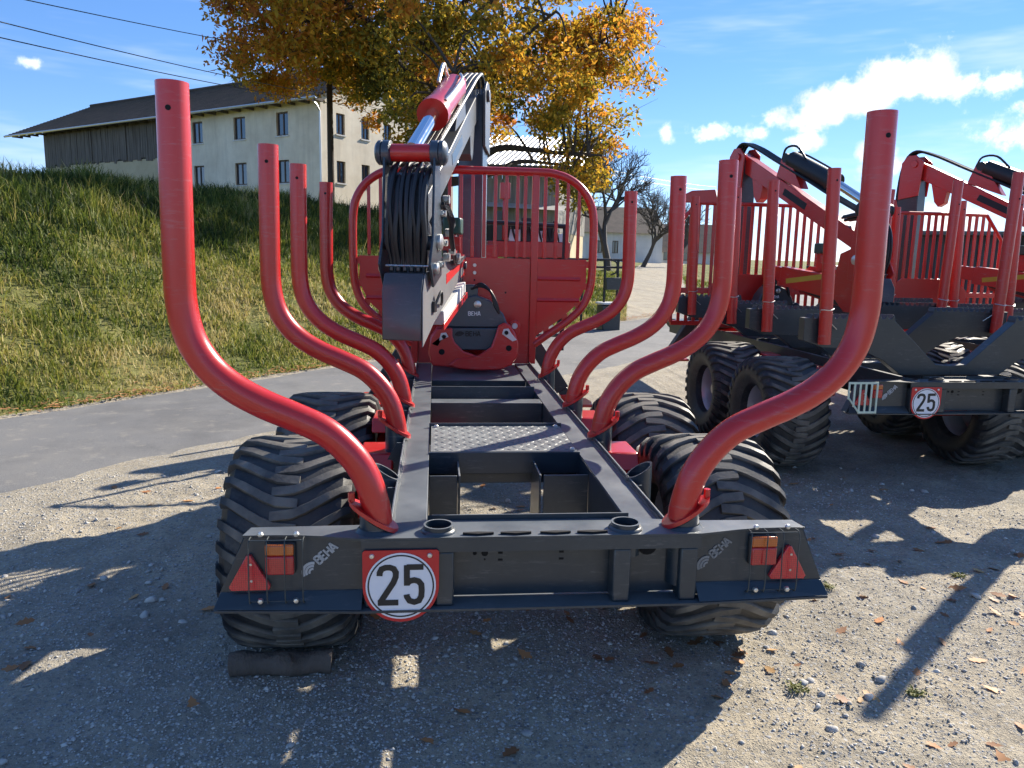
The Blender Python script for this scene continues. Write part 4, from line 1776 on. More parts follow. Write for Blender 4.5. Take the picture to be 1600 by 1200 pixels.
def make_grapple(cfg):
    """two-jaw timber grapple facing the rear; local origin under its middle"""
    root = empty('log_grapple', cfg['loc'], R_(cfg['rz']))
    tag(root, cfg['label'], 'grapple', 'timber grapples hanging from the cranes')
    red = cfg['red']
    b = MB()
    b.prism([(-.09, .50), (.03, .53), (.14, .49), (.23, .40), (.26, .33), (.26, .30), (-.19, .30), (-.19, .33), (-.155, .42)], 'y', -.075, .075)
    body = b.build('body', cfg['body'], root, .010)
    b = MB()
    b.prism([(-.19, .298), (.26, .298), (.21, .14), (-.13, .14)], 'y', -.085, .085)
    b.build('housing', cfg['body'], body, .008)
    b = MB()
    word(b, 'BEHA', 0, 0, .028, .0058, -.0752, Matrix.Translation((-.018, 0, .385)))
    b.build('lettering', M['lettering'], body)
    b = MB()
    T = Matrix.Translation((-.10, 0, .255))
    emblem(b, .055, .011, -.0852, Matrix.Translation((-.115, 0, .235)))
    word(b, 'BEHA', 0, 0, .034, .007, -.0852, Matrix.Translation((-.035, 0, .24)))
    b.build('lettering', M['letterdark'], body)
    # jaws: thick crescents that overlap below
    outerL = [(-.13, .30), (-.24, .29), (-.285, .22), (-.300, .12), (-.27, .03), (-.19, -.005 + .03), (-.06, .012), (.10, .004), (.18, .010)]
    innerL = [(.12, .075), (.04, .105), (-.05, .135), (-.115, .20), (-.13, .24)]
    jl = MB()
    jl.prism(outerL + innerL, 'y', -.120, -.088)
    jl.prism(outerL + innerL, 'y', .060, .092)
    jw = jl.build('jaw', red, root, .010)
    outerR = [(.19, .325), (.235, .345), (.275, .325), (.31, .27), (.335, .20), (.335, .12), (.29, .045), (.20, .010), (.06, .004), (-.08, .014), (-.16, .04)]
    innerR = [(-.10, .085), (.0, .095), (.06, .115), (.14, .17), (.165, .24)]
    jr = MB()
    jr.prism(outerR + innerR, 'y', -.160, -.126)
    jr.prism(outerR + innerR, 'y', .020, .052)
    jw2 = jr.build('jaw', red, root, .010)
    for x, z, yy, par in ((-.19, .238, -.120, jw), (.245, .275, -.160, jw2)):
        p = MB()
        sgn = -1 if x < 0 else 1
        p.prism([(x - .030, z - .01), (x - .02, z + .025), (x + .015, z + .03), (x + .032, z), (x + sgn * .075, z - .05), (x + sgn * .045, z - .062)], 'y', yy - .010, yy - .0005)
        pl = p.build('pin_plate', M['whitep'], par, .003)
        p = MB()
        p.lathe([(yy - .024, .0001), (yy - .023, .012), (yy - .011, .015)], 12, 'y', (x, 0, z))
        p.build('pin', M['dark_plug'], pl)
    for x, z, yy, par in ((-.205, .13, -.120, jw), (.265, .165, -.160, jw2)):
        p = MB()
        p.lathe([(yy - .002, .0001), (yy - .002, .021), (yy + .004, .021)], 16, 'y', (x, 0, z))  # black disc paints the dark of the jaw opening
        p.build('dark_plug', M['dark_plug'], par)
    p = MB()
    p.prism([(.285, .33), (.33, .35), (.365, .32), (.36, .26), (.335, .215), (.30, .24)], 'y', .022, .060)
    sp = p.build('jaw_ear', red, root, .006)
    p = MB()
    p.lathe([(.010, .0001), (.010, .020), (.0215, .022)], 14, 'y', (.322, 0, .305))
    p.build('pin', M['whitep'], sp)
    p = MB()
    p.lathe([(-.094, .0001), (-.094, .016), (-.088, .026), (-.076, .026)], 16, 'y', (.045, 0, .465))
    p.build('pin', M['steel'], body)
    # hanger and hoses from the rotator
    p = MB()
    p.box(-.05, .05, -.05, .05, .50, .60)
    p.build('hanger', cfg['body'], root, .008)
    for k in range(3):
        p = MB()
        p.tube(smooth_path([(.0, -.05 + .02 * k, .57), (.07, -.07, .59 + .01 * k), (.14, -.08, .55), (.165 + .01 * k, -.08, .46), (.20, -.07, .40)], 4), .009, 7)
        p.build('hose', M['hose'], root)
    return root


make_crane(dict(main=True, loc=(0, 4.1, 0), rz=-12, boom=M['midgrey'], mast=M['slate'], arm=M['midgrey'], red=M['red'], cyl=M['red'], link=M['anth'], guide=M['slate'],
                box=M['boxgrey'], side=M['grey'], ext=M['red'], tray=M['whitep'], decal=M['anth'], armdecal=M['signred'],
                label='grey loader crane with red boom cylinder folded over the foreground trailer'))
make_grapple(dict(loc=(-.04, 3.36, .868), rz=0, red=M['red'], body=M['slate'], label='red grapple with slate blue body closed on the floor of the foreground trailer'))
make_crane(dict(main=False, loc=(3.375 - 4.1 * math.sin(R_(1.5)), 2.68 + 4.1, -.04), rz=15, boom=M['red2'], mast=M['dark2'], arm=M['red2'], red=M['red2'], cyl=M['blackp'], link=M['red2'], guide=M['blackp'],
                box=M['dark2'], side=M['red2'], ext=M['red2'], tray=M['dark2'], decal=M['letterdark'], armdecal=M['yellow'],
                label='red loader crane folded over the middle trailer, its knuckle behind the rear right stake'))
make_grapple(dict(loc=(3.375 + .02, 2.68 + 3.40, .888), rz=10, red=M['dark2'], body=M['dark2'], label='dark grapple lying on the middle trailer below its crane'))
make_crane(dict(main=False, loc=(5.72 - .1, 3.05 + 4.1, 0), rz=30, boom=M['red2'], mast=M['dark2'], arm=M['red2'], red=M['red2'], cyl=M['blackp'], link=M['red2'], guide=M['blackp'],
                box=M['dark2'], side=M['red2'], ext=M['red2'], tray=M['dark2'], decal=M['letterdark'], armdecal=M['yellow'],
                label='red loader crane farthest right, its boom running out of the picture'))


# ------------------------------------------------------------------ farmhouse on the hill (local: corner at origin, +x along the gable wall, +y along the long facade)
def wall_sheet(b, along, u0, u1, z0, z1, holes, depth=.16, off=0.0, top=None):
    """wall in the plane x=0 (along='y') or y=0 (along='x') with rectangular openings and reveals; inside is the positive side"""
    us = sorted({u0, u1, *[h[0] for h in holes], *[h[1] for h in holes]})
    zs = sorted({z0, z1, *[h[2] for h in holes], *[h[3] for h in holes]})

    def P(u, z, d=0.0):
        return (off + d, u, z) if along == 'y' else (u, off + d, z)
    for i in range(len(us) - 1):
        for j in range(len(zs) - 1):
            cu, cz = (us[i] + us[i + 1]) / 2, (zs[j] + zs[j + 1]) / 2
            if any(h[0] < cu < h[1] and h[2] < cz < h[3] for h in holes):
                continue
            b.add([P(us[i], zs[j]), P(us[i + 1], zs[j]), P(us[i + 1], zs[j + 1]), P(us[i], zs[j + 1])], [(0, 1, 2, 3)])
    for a, c, e, f in holes:
        b.add([P(a, e), P(c, e), P(c, f), P(a, f), P(a, e, depth), P(c, e, depth), P(c, f, depth), P(a, f, depth)],
              [(0, 1, 5, 4), (1, 2, 6, 5), (2, 3, 7, 6), (3, 0, 4, 7)])


def window(root, along, h, depth=.16, off=0.0):
    a, c, e, f = h

    def bx(b, u0, u1, z0, z1, d0, d1):
        if along == 'y':
            b.box(off + d0, off + d1, u0, u1, z0, z1)
        else:
            b.box(u0, u1, off + d0, off + d1, z0, z1)
    t = .075
    b = MB()
    bx(b, a, a + t, e, f, depth - .06, depth)
    bx(b, c - t, c, e, f, depth - .06, depth)
    bx(b, a + t, c - t, f - t, f, depth - .06, depth)
    bx(b, a + t, c - t, e, e + t, depth - .06, depth)
    m = (a + c) / 2
    bx(b, m - .035, m + .035, e + t, f - t, depth - .065, depth)
    w = b.build('window', M['frame'], root, 0, 0)
    for u0, u1 in ((a + t, m - .035), (m + .035, c - t)):
        b = MB()
        bx(b, u0, u1, e + t, f - t, depth - .03, depth - .02)
        b.build('pane', M['glass'], w, 0, 0)
    b = MB()
    bx(b, a - .06, c + .06, e - .07, e, -.06, depth - .07)
    b.build('sill', M['plasterw'], w, 0, 0)


def farmhouse():
    # u along the facade = world (-.787,.617); v along the gable = (.617,.787)
    root = empty('farmhouse', (-6.3, 40.62, 0), 0)
    ux = Vector((-.787, .617, 0)).normalized()
    vx = Vector((.617, .787, 0)).normalized()
    # local x = v (into the house from the facade), local y = u; handedness: x cross y = +z
    root.matrix_world = Matrix(((vx.x, ux.x, 0, -6.3), (vx.y, ux.y, 0, 40.62), (0, 0, 1, 0), (0, 0, 0, 1)))
    tag(root, 'long cream plastered farmhouse with dark tiled roof and board barn end on the hill', 'house')
    Lh, Wd, EV = 14.3, 11.6, 9.78
    up = [(9.79, 10.76), (5.97, 6.97), (2.46, 3.40)]
    fac = [(a, c, 7.84, 9.08) for a, c in up] + [(a, c, 5.32, 6.56) for a, c in up]
    b = MB()
    wall_sheet(b, 'y', 0, Lh, 2.0, EV, fac)
    b.build('facade_wall', M['plaster'], root, 0, 0)
    for h in fac:
        window(root, 'y', h)
    gw = [(1.13, 1.78), (3.05, 3.70), (4.90, 5.55), (7.0, 7.65), (9.0, 9.65)]
    gab = [(a, c, 7.90, 9.0) for a, c in gw] + [(a, c, 5.36, 6.52) for a, c in gw]
    attic = [(3.1, 3.7, 10.2, 10.85), (5.4, 6.0, 10.4, 11.2), (7.8, 8.4, 10.2, 10.85)]
    b = MB()
    wall_sheet(b, 'x', 0, Wd, 2.0, EV, gab, off=0.0)
    RH = 2.75
    pts = [(0, 0, EV), (Wd, 0, EV), (Wd / 2, 0, EV + RH)]
    b.add(pts, [(0, 1, 2)])
    b.build('gable_wall', M['plaster'], root, 0, 0)
    for h in gab:
        window(root, 'x', h)
    b = MB()
    b.box(Wd - .3, Wd, .02, 27.7, 2.0, EV)
    b.box(.3, Wd - .3, 27.4, 27.7, 2.0, EV)
    b.build('back_wall', M['plaster'], root, 0, 0)
    # board-clad barn end: single boards over a rubble base
    b = MB()
    b.box(.0, .3, Lh + .01, 27.7, 2.0, 7.2)
    b.build('rubble_base', M['plaster2'], root, 0, 0)
    y = Lh + .02
    k = 0
    while y < 27.6:
        w = .22 + .07 * random.random()
        b = MB()
        d = .02 * random.random()
        b.box(-.03 - d, .02 - d, y, min(27.7, y + w - .02), 7.05 + .25 * random.random(), EV - .02)
        b.build('board', M['wood'], root, 0, 0)
        y += w
        k += 1
    b = MB()
    b.box(-.09, -.06, 17.5, 18.0, 7.2, 9.75)
    b.box(-.09, -.06, 21.5, 21.62, 7.2, 9.75)
    b.build('barn_door_jamb', M['wood'], root, 0, 0)
    b = MB()
    b.box(.06, .28, Lh + .02, 27.68, 7.21, EV)
    b.build('barn_lining', M['wood3'], root, 0, 0)
    # roof planes with real courses of tiles
    ov = .75
    slope = math.atan2(RH, Wd / 2)
    y0, y1 = -.55, 31.5
    b = MB()
    for side in (0, 1):
        n = 26
        run = Wd / 2 + ov
        for i in range(n):
            r0, r1 = run * i / n, run * (i + 1) / n

            def XZ(r, lift):
                x = -ov + r
                z = EV - ov * math.tan(slope) + r * math.tan(slope) + lift
                return (x if side == 0 else Wd - x, z)
            p0, p1 = XZ(r0, .10), XZ(r1 + .03, .055)
            q0, q1 = XZ(r0, .02), XZ(r1, .0)
            vs = [(p0[0], y0, p0[1]), (p0[0], y1, p0[1]), (p1[0], y1, p1[1]), (p1[0], y0, p1[1]), (q0[0], y0, q0[1]), (q0[0], y1, q0[1])]
            b.add(vs, [(0, 3, 2, 1) if side == 0 else (0, 1, 2, 3), (0, 1, 5, 4)])
    roof = b.build('roof', M['tiles'], root, 0, 0)
    b = MB()
    b.tube([(Wd / 2, y0 - .02, EV + RH + .12), (Wd / 2, y1 + .02, EV + RH + .12)], .13, 8)
    b.build('ridge', M['tiles'], roof)
    b = MB()
    zE = EV - ov * math.tan(slope)
    b.add([(-ov, y0, zE), (-ov, y1, zE), (Wd / 2, y1, EV + RH), (Wd / 2, y0, EV + RH), (Wd + ov, y0, zE), (Wd + ov, y1, zE)], [(0, 1, 2, 3), (3, 2, 5, 4)])
    b.build('soffit', M['wood'], roof, 0, 0)
    b = MB()
    b.tube([(-ov - .05, y0, zE + .0), (-ov - .05, y1, zE + .0)], .07, 8)
    b.tube([(-ov - .03, -.05, zE), (-.35, -.08, zE - .25), (-.12, -.08, zE - .55), (-.12, -.08, 3.0)], .055, 8)
    b.build('gutter', M['steel'], roof)
    for y in np.arange(-.3, 31.3, 1.1):
        b = MB()
        b.box(-ov + .02, -.02, y - .05, y + .05, zE - .10, zE + .04)
        b.build('rafter_tail', M['wood'], roof, 0, 0)
    b = MB()
    b.box(Wd / 2 - .6, Wd / 2 + .0, 3.0, 3.7, EV + 1.8, EV + RH + 1.2)
    b.box(Wd / 2 - .68, Wd / 2 + .08, 2.92, 3.78, EV + RH + 1.2, EV + RH + 1.32)
    b.build('chimney', M['plaster2'], roof, 0, 0)


farmhouse()


# ------------------------------------------------------------------ grey barn behind the headboard
def barn():
    root = empty('open_barn', (5.9, 38.2, float(height(5.9, 38.2)) - .3), R_(0))
    tag(root, 'grey board barn with pale sheet roof behind the oak tree', 'barn')
    z0 = 0.0
    H = 5.6
    # front (facing the yard): open below, boards above
    x = -4.6
    while x < -.02:
        w = .26
        b = MB()
        b.box(x, min(0, x + w - .015), -.03 * random.random(), .03, 2.55, H)
        b.build('board', M['wood2'], root, 0, 0)
        x += w
    for px in (-4.5, -2.3, -.12):
        b = MB()
        b.box(px - .11, px + .11, .04, .26, 0, H)
        b.build('post', M['wood'], root, 0, 0)
    # right side wall: boards over a plastered base, running back
    d = Vector((3.0, 8.2)).normalized()
    y = 0.0
    T = Matrix.Rotation(-math.atan2(3.0, 8.2), 4, 'Z')
    while y < 9.0:
        b = MB()
        b.box(-.03, .03 + .02 * random.random(), y + .05, y + .29, 2.3, H - .3, T)
        b.build('board', M['wood2'], root, 0, 0)
        y += .27
    b = MB()
    b.box(-.12, .02, .05, 9.0, 0, 2.4, T)
    b.build('plastered_base', M['plaster2'], root, 0, 0)
    b = MB()
    b.box(-4.6, .5, 7.5, 7.7, 0, H)
    b.build('back_wall', M['wood3'], root, 0, 0)
    # sheet roof with ribs
    b = MB()
    r0, r1 = (-1.0, H - .15), (5.5, H + 2.2)
    b.add([(-5.2, r0[0], r0[1]), (1.0, r0[0], r0[1]), (3.4, r1[0], r1[1]), (-2.8, r1[0], r1[1]), (-5.2, r0[0], r0[1] - .12), (1.0, r0[0], r0[1] - .12), (3.4, r1[0], r1[1] - .12), (-2.8, r1[0], r1[1] - .12)],
          [(0, 1, 2, 3), (4, 7, 6, 5), (0, 4, 5, 1), (1, 5, 6, 2)])
    b.add([(-2.8, r1[0], r1[1]), (3.4, r1[0], r1[1]), (5.6, 12.0, H - .3), (-.8, 12.0, H - .3)], [(0, 1, 2, 3)])
    rf = b.build('roof', M['barnwhite'], root, 0, 0)
    for i in range(24):
        f = i / 23
        b = MB()
        b.tube([(-5.2 + 6.2 * f, r0[0], r0[1] + .02), (-2.8 + 6.2 * f, r1[0], r1[1] + .02)], .05, 5)
        b.build('rib', M['barnwhite'], rf)
    b = MB()
    b.box(-5.2, 1.0, -1.06, -1.0, H - .42, H - .12)
    b.build('fascia', M['wood3'], rf, 0, 0)
    # lean-to edge with light trim over the opening
    b = MB()
    b.add([(-4.6, -.1, 3.75), (.6, -.1, 3.6), (.6, -1.2, 3.3), (-4.6, -1.2, 3.45)], [(0, 1, 2, 3)])
    b.build('canopy', M['barnwhite'], root, 0, 0)


barn()


# ------------------------------------------------------------------ trees
def limb(b, pts, r0, r1, n=7):
    P = smooth_path(pts, 5)
    k = len(P)
    b.tube(P, [r0 + (r1 - r0) * (i / (k - 1)) ** .8 for i in range(k)], n)
    return P


def oak():
    base = Vector((-.2, 26.3, float(height(-.2, 26.3)) - .3))
    root = empty('oak_tree', base)
    tag(root, 'large oak tree in orange and yellow autumn leaf in front of the farmhouse', 'tree')
    r = random.Random(5)
    g = np.random.default_rng(5)
    tr = MB()
    limb(tr, [(0, 0, 0), (.05, 0, 1.2), (-.05, .1, 2.8), (.1, .1, 4.6), (-.1, .0, 7.0), (.1, .1, 9.8), (.0, 0, 12.2)], .62, .10, 12)
    tr.tube([(0, 0, -.2), (0, 0, .3), (0, 0, .9)], [1.0, .78, .58], 12)
    skel = []
    for z0, az, el, ln in [(4.6, 200, 48, 6.6), (3.4, 330, 18, 6.4), (3.0, 20, 22, 6.0), (4.8, 150, 48, 6.6), (4.2, 265, 25, 6.2), (4.0, 95, 30, 5.8), (5.4, 225, 48, 6.6), (4.8, 300, 36, 6.6),
                           (5.2, 350, 34, 7.0), (5.4, 180, 36, 7.2), (5.8, 50, 42, 6.0), (6.4, 120, 46, 6.2), (6.8, 250, 50, 6.2), (7.2, 320, 48, 6.0), (7.6, 10, 52, 5.6), (8.0, 190, 52, 5.8),
                           (8.8, 90, 60, 4.6), (9.4, 280, 62, 4.6), (9.8, 30, 64, 4.2), (10.2, 150, 66, 4.2)]:
        d = Vector((math.cos(R_(az)) * math.cos(R_(el)), math.sin(R_(az)) * math.cos(R_(el)), math.sin(R_(el))))
        p = Vector((0, 0, z0))
        pts = [p]
        for k in range(1, 6):
            d2 = d + Vector((r.uniform(-.3, .3), r.uniform(-.3, .3), r.uniform(-.28, .30) - .05 * k))
            p = p + d2.normalized() * ln / 5
            pts.append(p)
        P = limb(tr, pts, .24 - .012 * z0, .035, 7)
        skel += P[3:]
    sk = np.array([tuple(p) for p in skel] + [(0, 0, z) for z in np.arange(6, 12.5, .5)])
    # clumps through an uneven crown volume
    cl = []
    while len(cl) < 470:
        p = g.uniform(-1, 1, 3)
        q = float(np.sqrt((p ** 2).sum()))
        if q > 1 or q < .30:
            continue
        if g.random() > .35 + .65 * q:
            continue
        c = np.array([p[0] * 7.5 - .1, p[1] * 6.6, 7.6 + p[2] * (6.4 if p[2] > 0 else 5.1)])
        # uneven outline: noise carve
        nv = float(fbm(np.array(c[0] * .45 + 20), np.array(c[2] * .45 + c[1] * .3 + 7), 77, 3))
        if nv < .40 and q > .55:
            continue
        if 1.2 < c[0] < 3.6 and c[2] < 5.6:
            continue
        if c[2] < 4.0 and abs(c[0] - .5) < 3.8:
            continue
        if c[0] < -1.2 and c[2] < min(6.4, 4.3 + 1.0 * (-1.2 - c[0])):
            continue
        cl.append(c)
    for (x, y, z) in [(4.6, -2.6, 2.4), (4.2, -2.2, 2.9), (4.9, -2.0, 3.1), (5.2, -2.2, 3.2), (4.9, -1.5, 3.9), (4.1, -2.6, 3.5), (5.9, -1.2, 4.3), (6.3, -.8, 5.2)]:
        cl.append(np.array((x, y, z)))
    cl = np.array(cl)
    for c in cl:
        i = int(np.argmin(((sk - c) ** 2).sum(1) + np.maximum(0, sk[:, 2] - c[2]) * .8))
        a, e = Vector(sk[i]), Vector(c)
        m = (a + e) / 2 + Vector((r.uniform(-.25, .25), r.uniform(-.25, .25), r.uniform(.0, .4)))
        ln = (e - a).length
        tr.tube([a, (a + m) / 2 + Vector((0, 0, .05)), m, (m + e) / 2, e], [.028 + .012 * ln, .024 + .009 * ln, .02 + .006 * ln, .016, .007], 5, caps=False)
        for k in range(4):
            t = Vector((r.gauss(0, .5), r.gauss(0, .5), r.gauss(-.02, .35)))
            tr.tube([e, e + t * .5 + Vector((0, 0, .06)), e + t], [.010, .007, .003], 4, caps=False)
    tr.build('trunk', M['bark'], root)
    # leaves
    per = 190
    n = len(cl) * per
    cen = np.repeat(cl, per, 0)
    rad = np.repeat(g.uniform(.50, 1.0, len(cl)), per)
    dirv = g.normal(size=(n, 3))
    dirv /= np.linalg.norm(dirv, axis=1)[:, None]
    pos = cen + dirv * (rad * g.random(n) ** .45)[:, None] * np.array([1.05, 1.05, .78])
    size = g.uniform(.060, .135, n)
    a = g.normal(size=(n, 3))
    a /= np.linalg.norm(a, axis=1)[:, None]
    bb = np.cross(a, g.normal(size=(n, 3)))
    bb /= np.linalg.norm(bb, axis=1)[:, None]
    nn = np.cross(a, bb)
    A, B_ = a * size[:, None], bb * (size * .52)[:, None]
    bend = nn * (size * .22)[:, None]
    V = np.stack([pos - A, pos + B_ * .9 - A * .15 + bend, pos + A, pos - B_ * .9 - A * .15 + bend], 1).reshape(-1, 3)
    k = np.arange(n)[:, None] * 4
    F = np.concatenate([k + np.array([[0, 1, 2]]), k + np.array([[0, 2, 3]])], 1).reshape(-1, 3)
    # tone: yellow-olive inside and low on the right, orange outside, brown to the top; left browner, its shade put into the colour
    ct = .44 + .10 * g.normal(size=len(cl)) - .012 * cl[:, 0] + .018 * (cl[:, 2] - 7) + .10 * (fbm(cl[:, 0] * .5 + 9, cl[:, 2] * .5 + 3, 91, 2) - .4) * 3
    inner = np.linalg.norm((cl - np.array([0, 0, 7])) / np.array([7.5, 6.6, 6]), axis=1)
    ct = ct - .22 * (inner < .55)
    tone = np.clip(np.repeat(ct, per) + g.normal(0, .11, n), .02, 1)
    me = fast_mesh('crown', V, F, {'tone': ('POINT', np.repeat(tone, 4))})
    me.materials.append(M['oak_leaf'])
    o = bpy.data.objects.new('crown', me)
    COL.objects.link(o)
    o.parent = root


oak()


def bare_tree(name, x, y, hgt, spread, seed, label, r0=.28, levels=5):
    z = float(height(x, y)) - .2
    root = empty(name, (x, y, z))
    tag(root, label, 'tree')
    r = random.Random(seed)
    tr = MB()
    tw = MB()

    def rec(p, d, ln, rad, lev):
        pts = [p]
        q = p
        dd = d
        for k in range(3):
            dd = (dd + Vector((r.gauss(0, .16), r.gauss(0, .16), r.gauss(.04, .12)))).normalized()
            q = q + dd * ln / 3
            pts.append(q)
        (tr if lev >= levels - 1 else tw).tube(pts, [rad, rad * .88, rad * .76, rad * .62], 6 if lev > 2 else 4, caps=False)
        if lev == 0:
            return
        n = 3
        for i in range(n):
            f = pts[3] if i < 2 else pts[r.choice((1, 2))]
            ax = Vector((r.gauss(0, 1), r.gauss(0, 1), r.gauss(0, .6)))
            nd = (dd + ax.normalized() * spread * r.uniform(.5, 1.0)).normalized()
            rec(f, nd, ln * r.uniform(.66, .86), rad * r.uniform(.56, .70), lev - 1)
    rec(Vector((0, 0, 0)), Vector((.12, 0, 1)), hgt * .24, r0, levels)
    tr.build('trunk', M['bark2'], root)
    tw.build('crown', M['bark2'], root)


bare_tree('bare_tree', 9.9, 43.0, 10.5, .80, 12, 'leafless tree with spreading branches to the right of the headboard', .26, 7)
bare_tree('bare_tree', 15.8, 57.4, 8.2, .75, 23, 'leafless smaller tree farther off, right of the spreading leafless tree', .2, 7)
bare_tree('bare_tree', 19.5, 60.5, 7.0, .75, 31, 'leafless tree seen behind the left bars of the middle trailer headboard', .2, 6)


# ------------------------------------------------------------------ far houses, shed, hedges
def small_house(x, y, w, d, h, rh, rz, wall, roofm, label, wins, z=None):
    root = empty('distant_house', (x, y, float(height(x, y)) - .2 if z is None else z), R_(rz))
    tag(root, label, 'house', 'houses at the end of the dirt track')
    holes = wins
    b = MB()
    wall_sheet(b, 'x', -w / 2, w / 2, 0, h, holes)
    b.box(-w / 2, w / 2, .3, d, 0, h)
    b.prism([(0, h), (d, h), (d / 2, h + rh)], 'x', -w / 2, w / 2)
    b.build('wall', wall, root, 0, 0)
    for q in holes:
        window(root, 'x', q)
    b = MB()
    e = .5
    b.add([(-w / 2 - e, -e, h - e * rh / (d / 2) + .05), (w / 2 + e, -e, h - e * rh / (d / 2) + .05), (w / 2 + e, d / 2, h + rh + .05), (-w / 2 - e, d / 2, h + rh + .05),
           (w / 2 + e, d + e, h - e * rh / (d / 2) + .05), (-w / 2 - e, d + e, h - e * rh / (d / 2) + .05)], [(0, 1, 2, 3), (3, 2, 4, 5)])
    b.build('roof', roofm, root, 0, 0)


small_house(19.5, 79, 9, 8, 3.6, 2.6, 8, M['plasterw'], M['tiles'], 'white house with three small windows left of the dark roofed shed', [(-3, -2.3, 1.2, 2.5), (-1.2, -.5, 1.2, 2.5), (.8, 1.5, 1.2, 2.5)])
small_house(27.5, 84, 10, 9, 1.7, 3.0, -6, M['plasterw'], M['tiles'], 'low white shed with a wide dark roof at the end of the track', [(-2, 1, .5, 1.5)])


def dark_shed():
    root = empty('board_shed', (15.0, 17.2, -.1), R_(-28))
    tag(root, 'dark board shed behind the farthest right trailer', 'shed')
    x = -3.0
    while x < 3.0:
        b = MB()
        b.box(x, x + .185, -.02 * random.random(), .03, 0, 2.55)
        b.build('board', M['wood3'], root, 0, 0)
        x += .2
    b = MB()
    b.box(-3, 3, .04, 4, 0, 2.5)
    b.build('frame', M['wood3'], root, 0, 0)
    b = MB()
    b.box(-3.3, 3.3, -.4, 4.4, 2.56, 2.66)
    b.build('roof', M['dark2'], root, 0, 0)


dark_shed()


def metal_gate():
    x, y = 3.55, 15.2
    z = float(height(x, y))
    root = empty('metal_rack', (x, y, z), R_(12))
    tag(root, 'black tubular rack with a grey box standing on the grass right of the headboard', 'rack')
    for px in (-.55, .0, .32):
        b = MB()
        b.tube([(px, 0, 0), (px, 0, 1.62)], .03, 8)
        b.build('post', M['blackp'], root)
    for z1 in (1.45, 1.62):
        b = MB()
        b.tube([(-1.6, 0, z1), (.45, 0, z1)], .025, 8)
        b.build('rail', M['blackp'], root)
    for px in (.12, .40):
        b = MB()
        b.tube(smooth_path([(px, -.05, 1.62), (px + .14, -.05, 1.55), (px + .14, -.05, 1.35), (px, -.05, 1.28)], 4), .018, 7)
        b.build('hook', M['blackp'], root)
    b = MB()
    b.box(-.02, .34, -.16, -.04, .95, 1.22)
    b.build('box', M['dark2'], root, .01)
    b = MB()
    b.box(-.12, .36, -.25, .2, .62, .66)
    b.build('shelf', M['whitep'], root, .005)
    b = MB()
    b.box(-.1, .34, -.2, .16, .0, .60)
    b.build('base', M['dark2'], root, .02)


metal_gate()


def power_line():
    px, py = -4.42, 29.85
    zb = float(height(px, py)) - .4
    root = empty('power_pole', (px, py, zb))
    tag(root, 'dark wooden power pole in front of the corner of the farmhouse', 'pole')
    b = MB()
    b.tube([(0, 0, 0), (0, 0, 9.3 - zb)], [.15, .105], 12)
    b.build('shaft', M['bark'], root)
    b = MB()
    for z in (7.66, 7.40, 9.05):
        b.cyl((-.12, 0, z - zb), (-.22, 0, z - zb), .02, 6)
        b.lathe([(z - zb - .03, .03), (z - zb + .05, .045), (z - zb + .09, .02)], 8, 'z', (-.22, 0, 0))
    b.build('insulator', M['whitep'], root)
    wires = [((-4.64, 29.85, 7.70), (-12.6, -6.0, 4.15), 'upper of the two close power lines left of the pole'),
             ((-4.64, 29.85, 7.42), (-12.45, -6.0, 3.85), 'lower of the two close power lines left of the pole'),
             ((-4.64, 29.85, 9.1), (-14.8, -6.0, 3.9), 'thin highest power line in the top left of the sky'),
             ((-4.2, 29.85, 7.66), (26.0, 70.0, 8.4), 'upper power line running right from the pole past the barn'),
             ((-4.2, 29.85, 7.40), (26.3, 70.0, 8.0), 'lower power line running right from the pole past the barn')]
    for a, e, lab in wires:
        A, E = Vector(a), Vector(e)
        n = 24
        pts = []
        for i in range(n + 1):
            t = i / n
            p = A.lerp(E, t)
            p.z -= 4 * t * (1 - t) * (A - E).length * .011
            pts.append(p)
        b = MB()
        b.tube(pts, .011, 5)
        w = b.build('power_line', M['hose'])
        tag(w, lab, 'cable', 'power lines')


power_line()


# ------------------------------------------------------------------ wooden chock, leaves, stones, weeds
def chock():
    b = MB()
    n = 16
    r = random.Random(3)
    pts, rad = [], []
    for i in range(9):
        pts.append((-1.16 + .40 * i / 8, .66 + .006 * math.sin(i), .046 + .003 * math.sin(i * 2)))
        rad.append(.047 + .004 * math.sin(i * 1.7))
    b.tube(pts, rad, n)
    o = b.build('log', M['log'])
    tag(o, 'short brown log chocking the left rear wheel of the foreground trailer', 'log')
    o.location = (.055, .135, float(height(-.96, .7)) - .004)
    k = MB()
    k.tube([(-.93, .655, .075), (-.915, .61, .088), (-.905, .585, .084)], [.018, .014, .009], 8)
    k.build('branch_stub', M['log'], o)


chock()


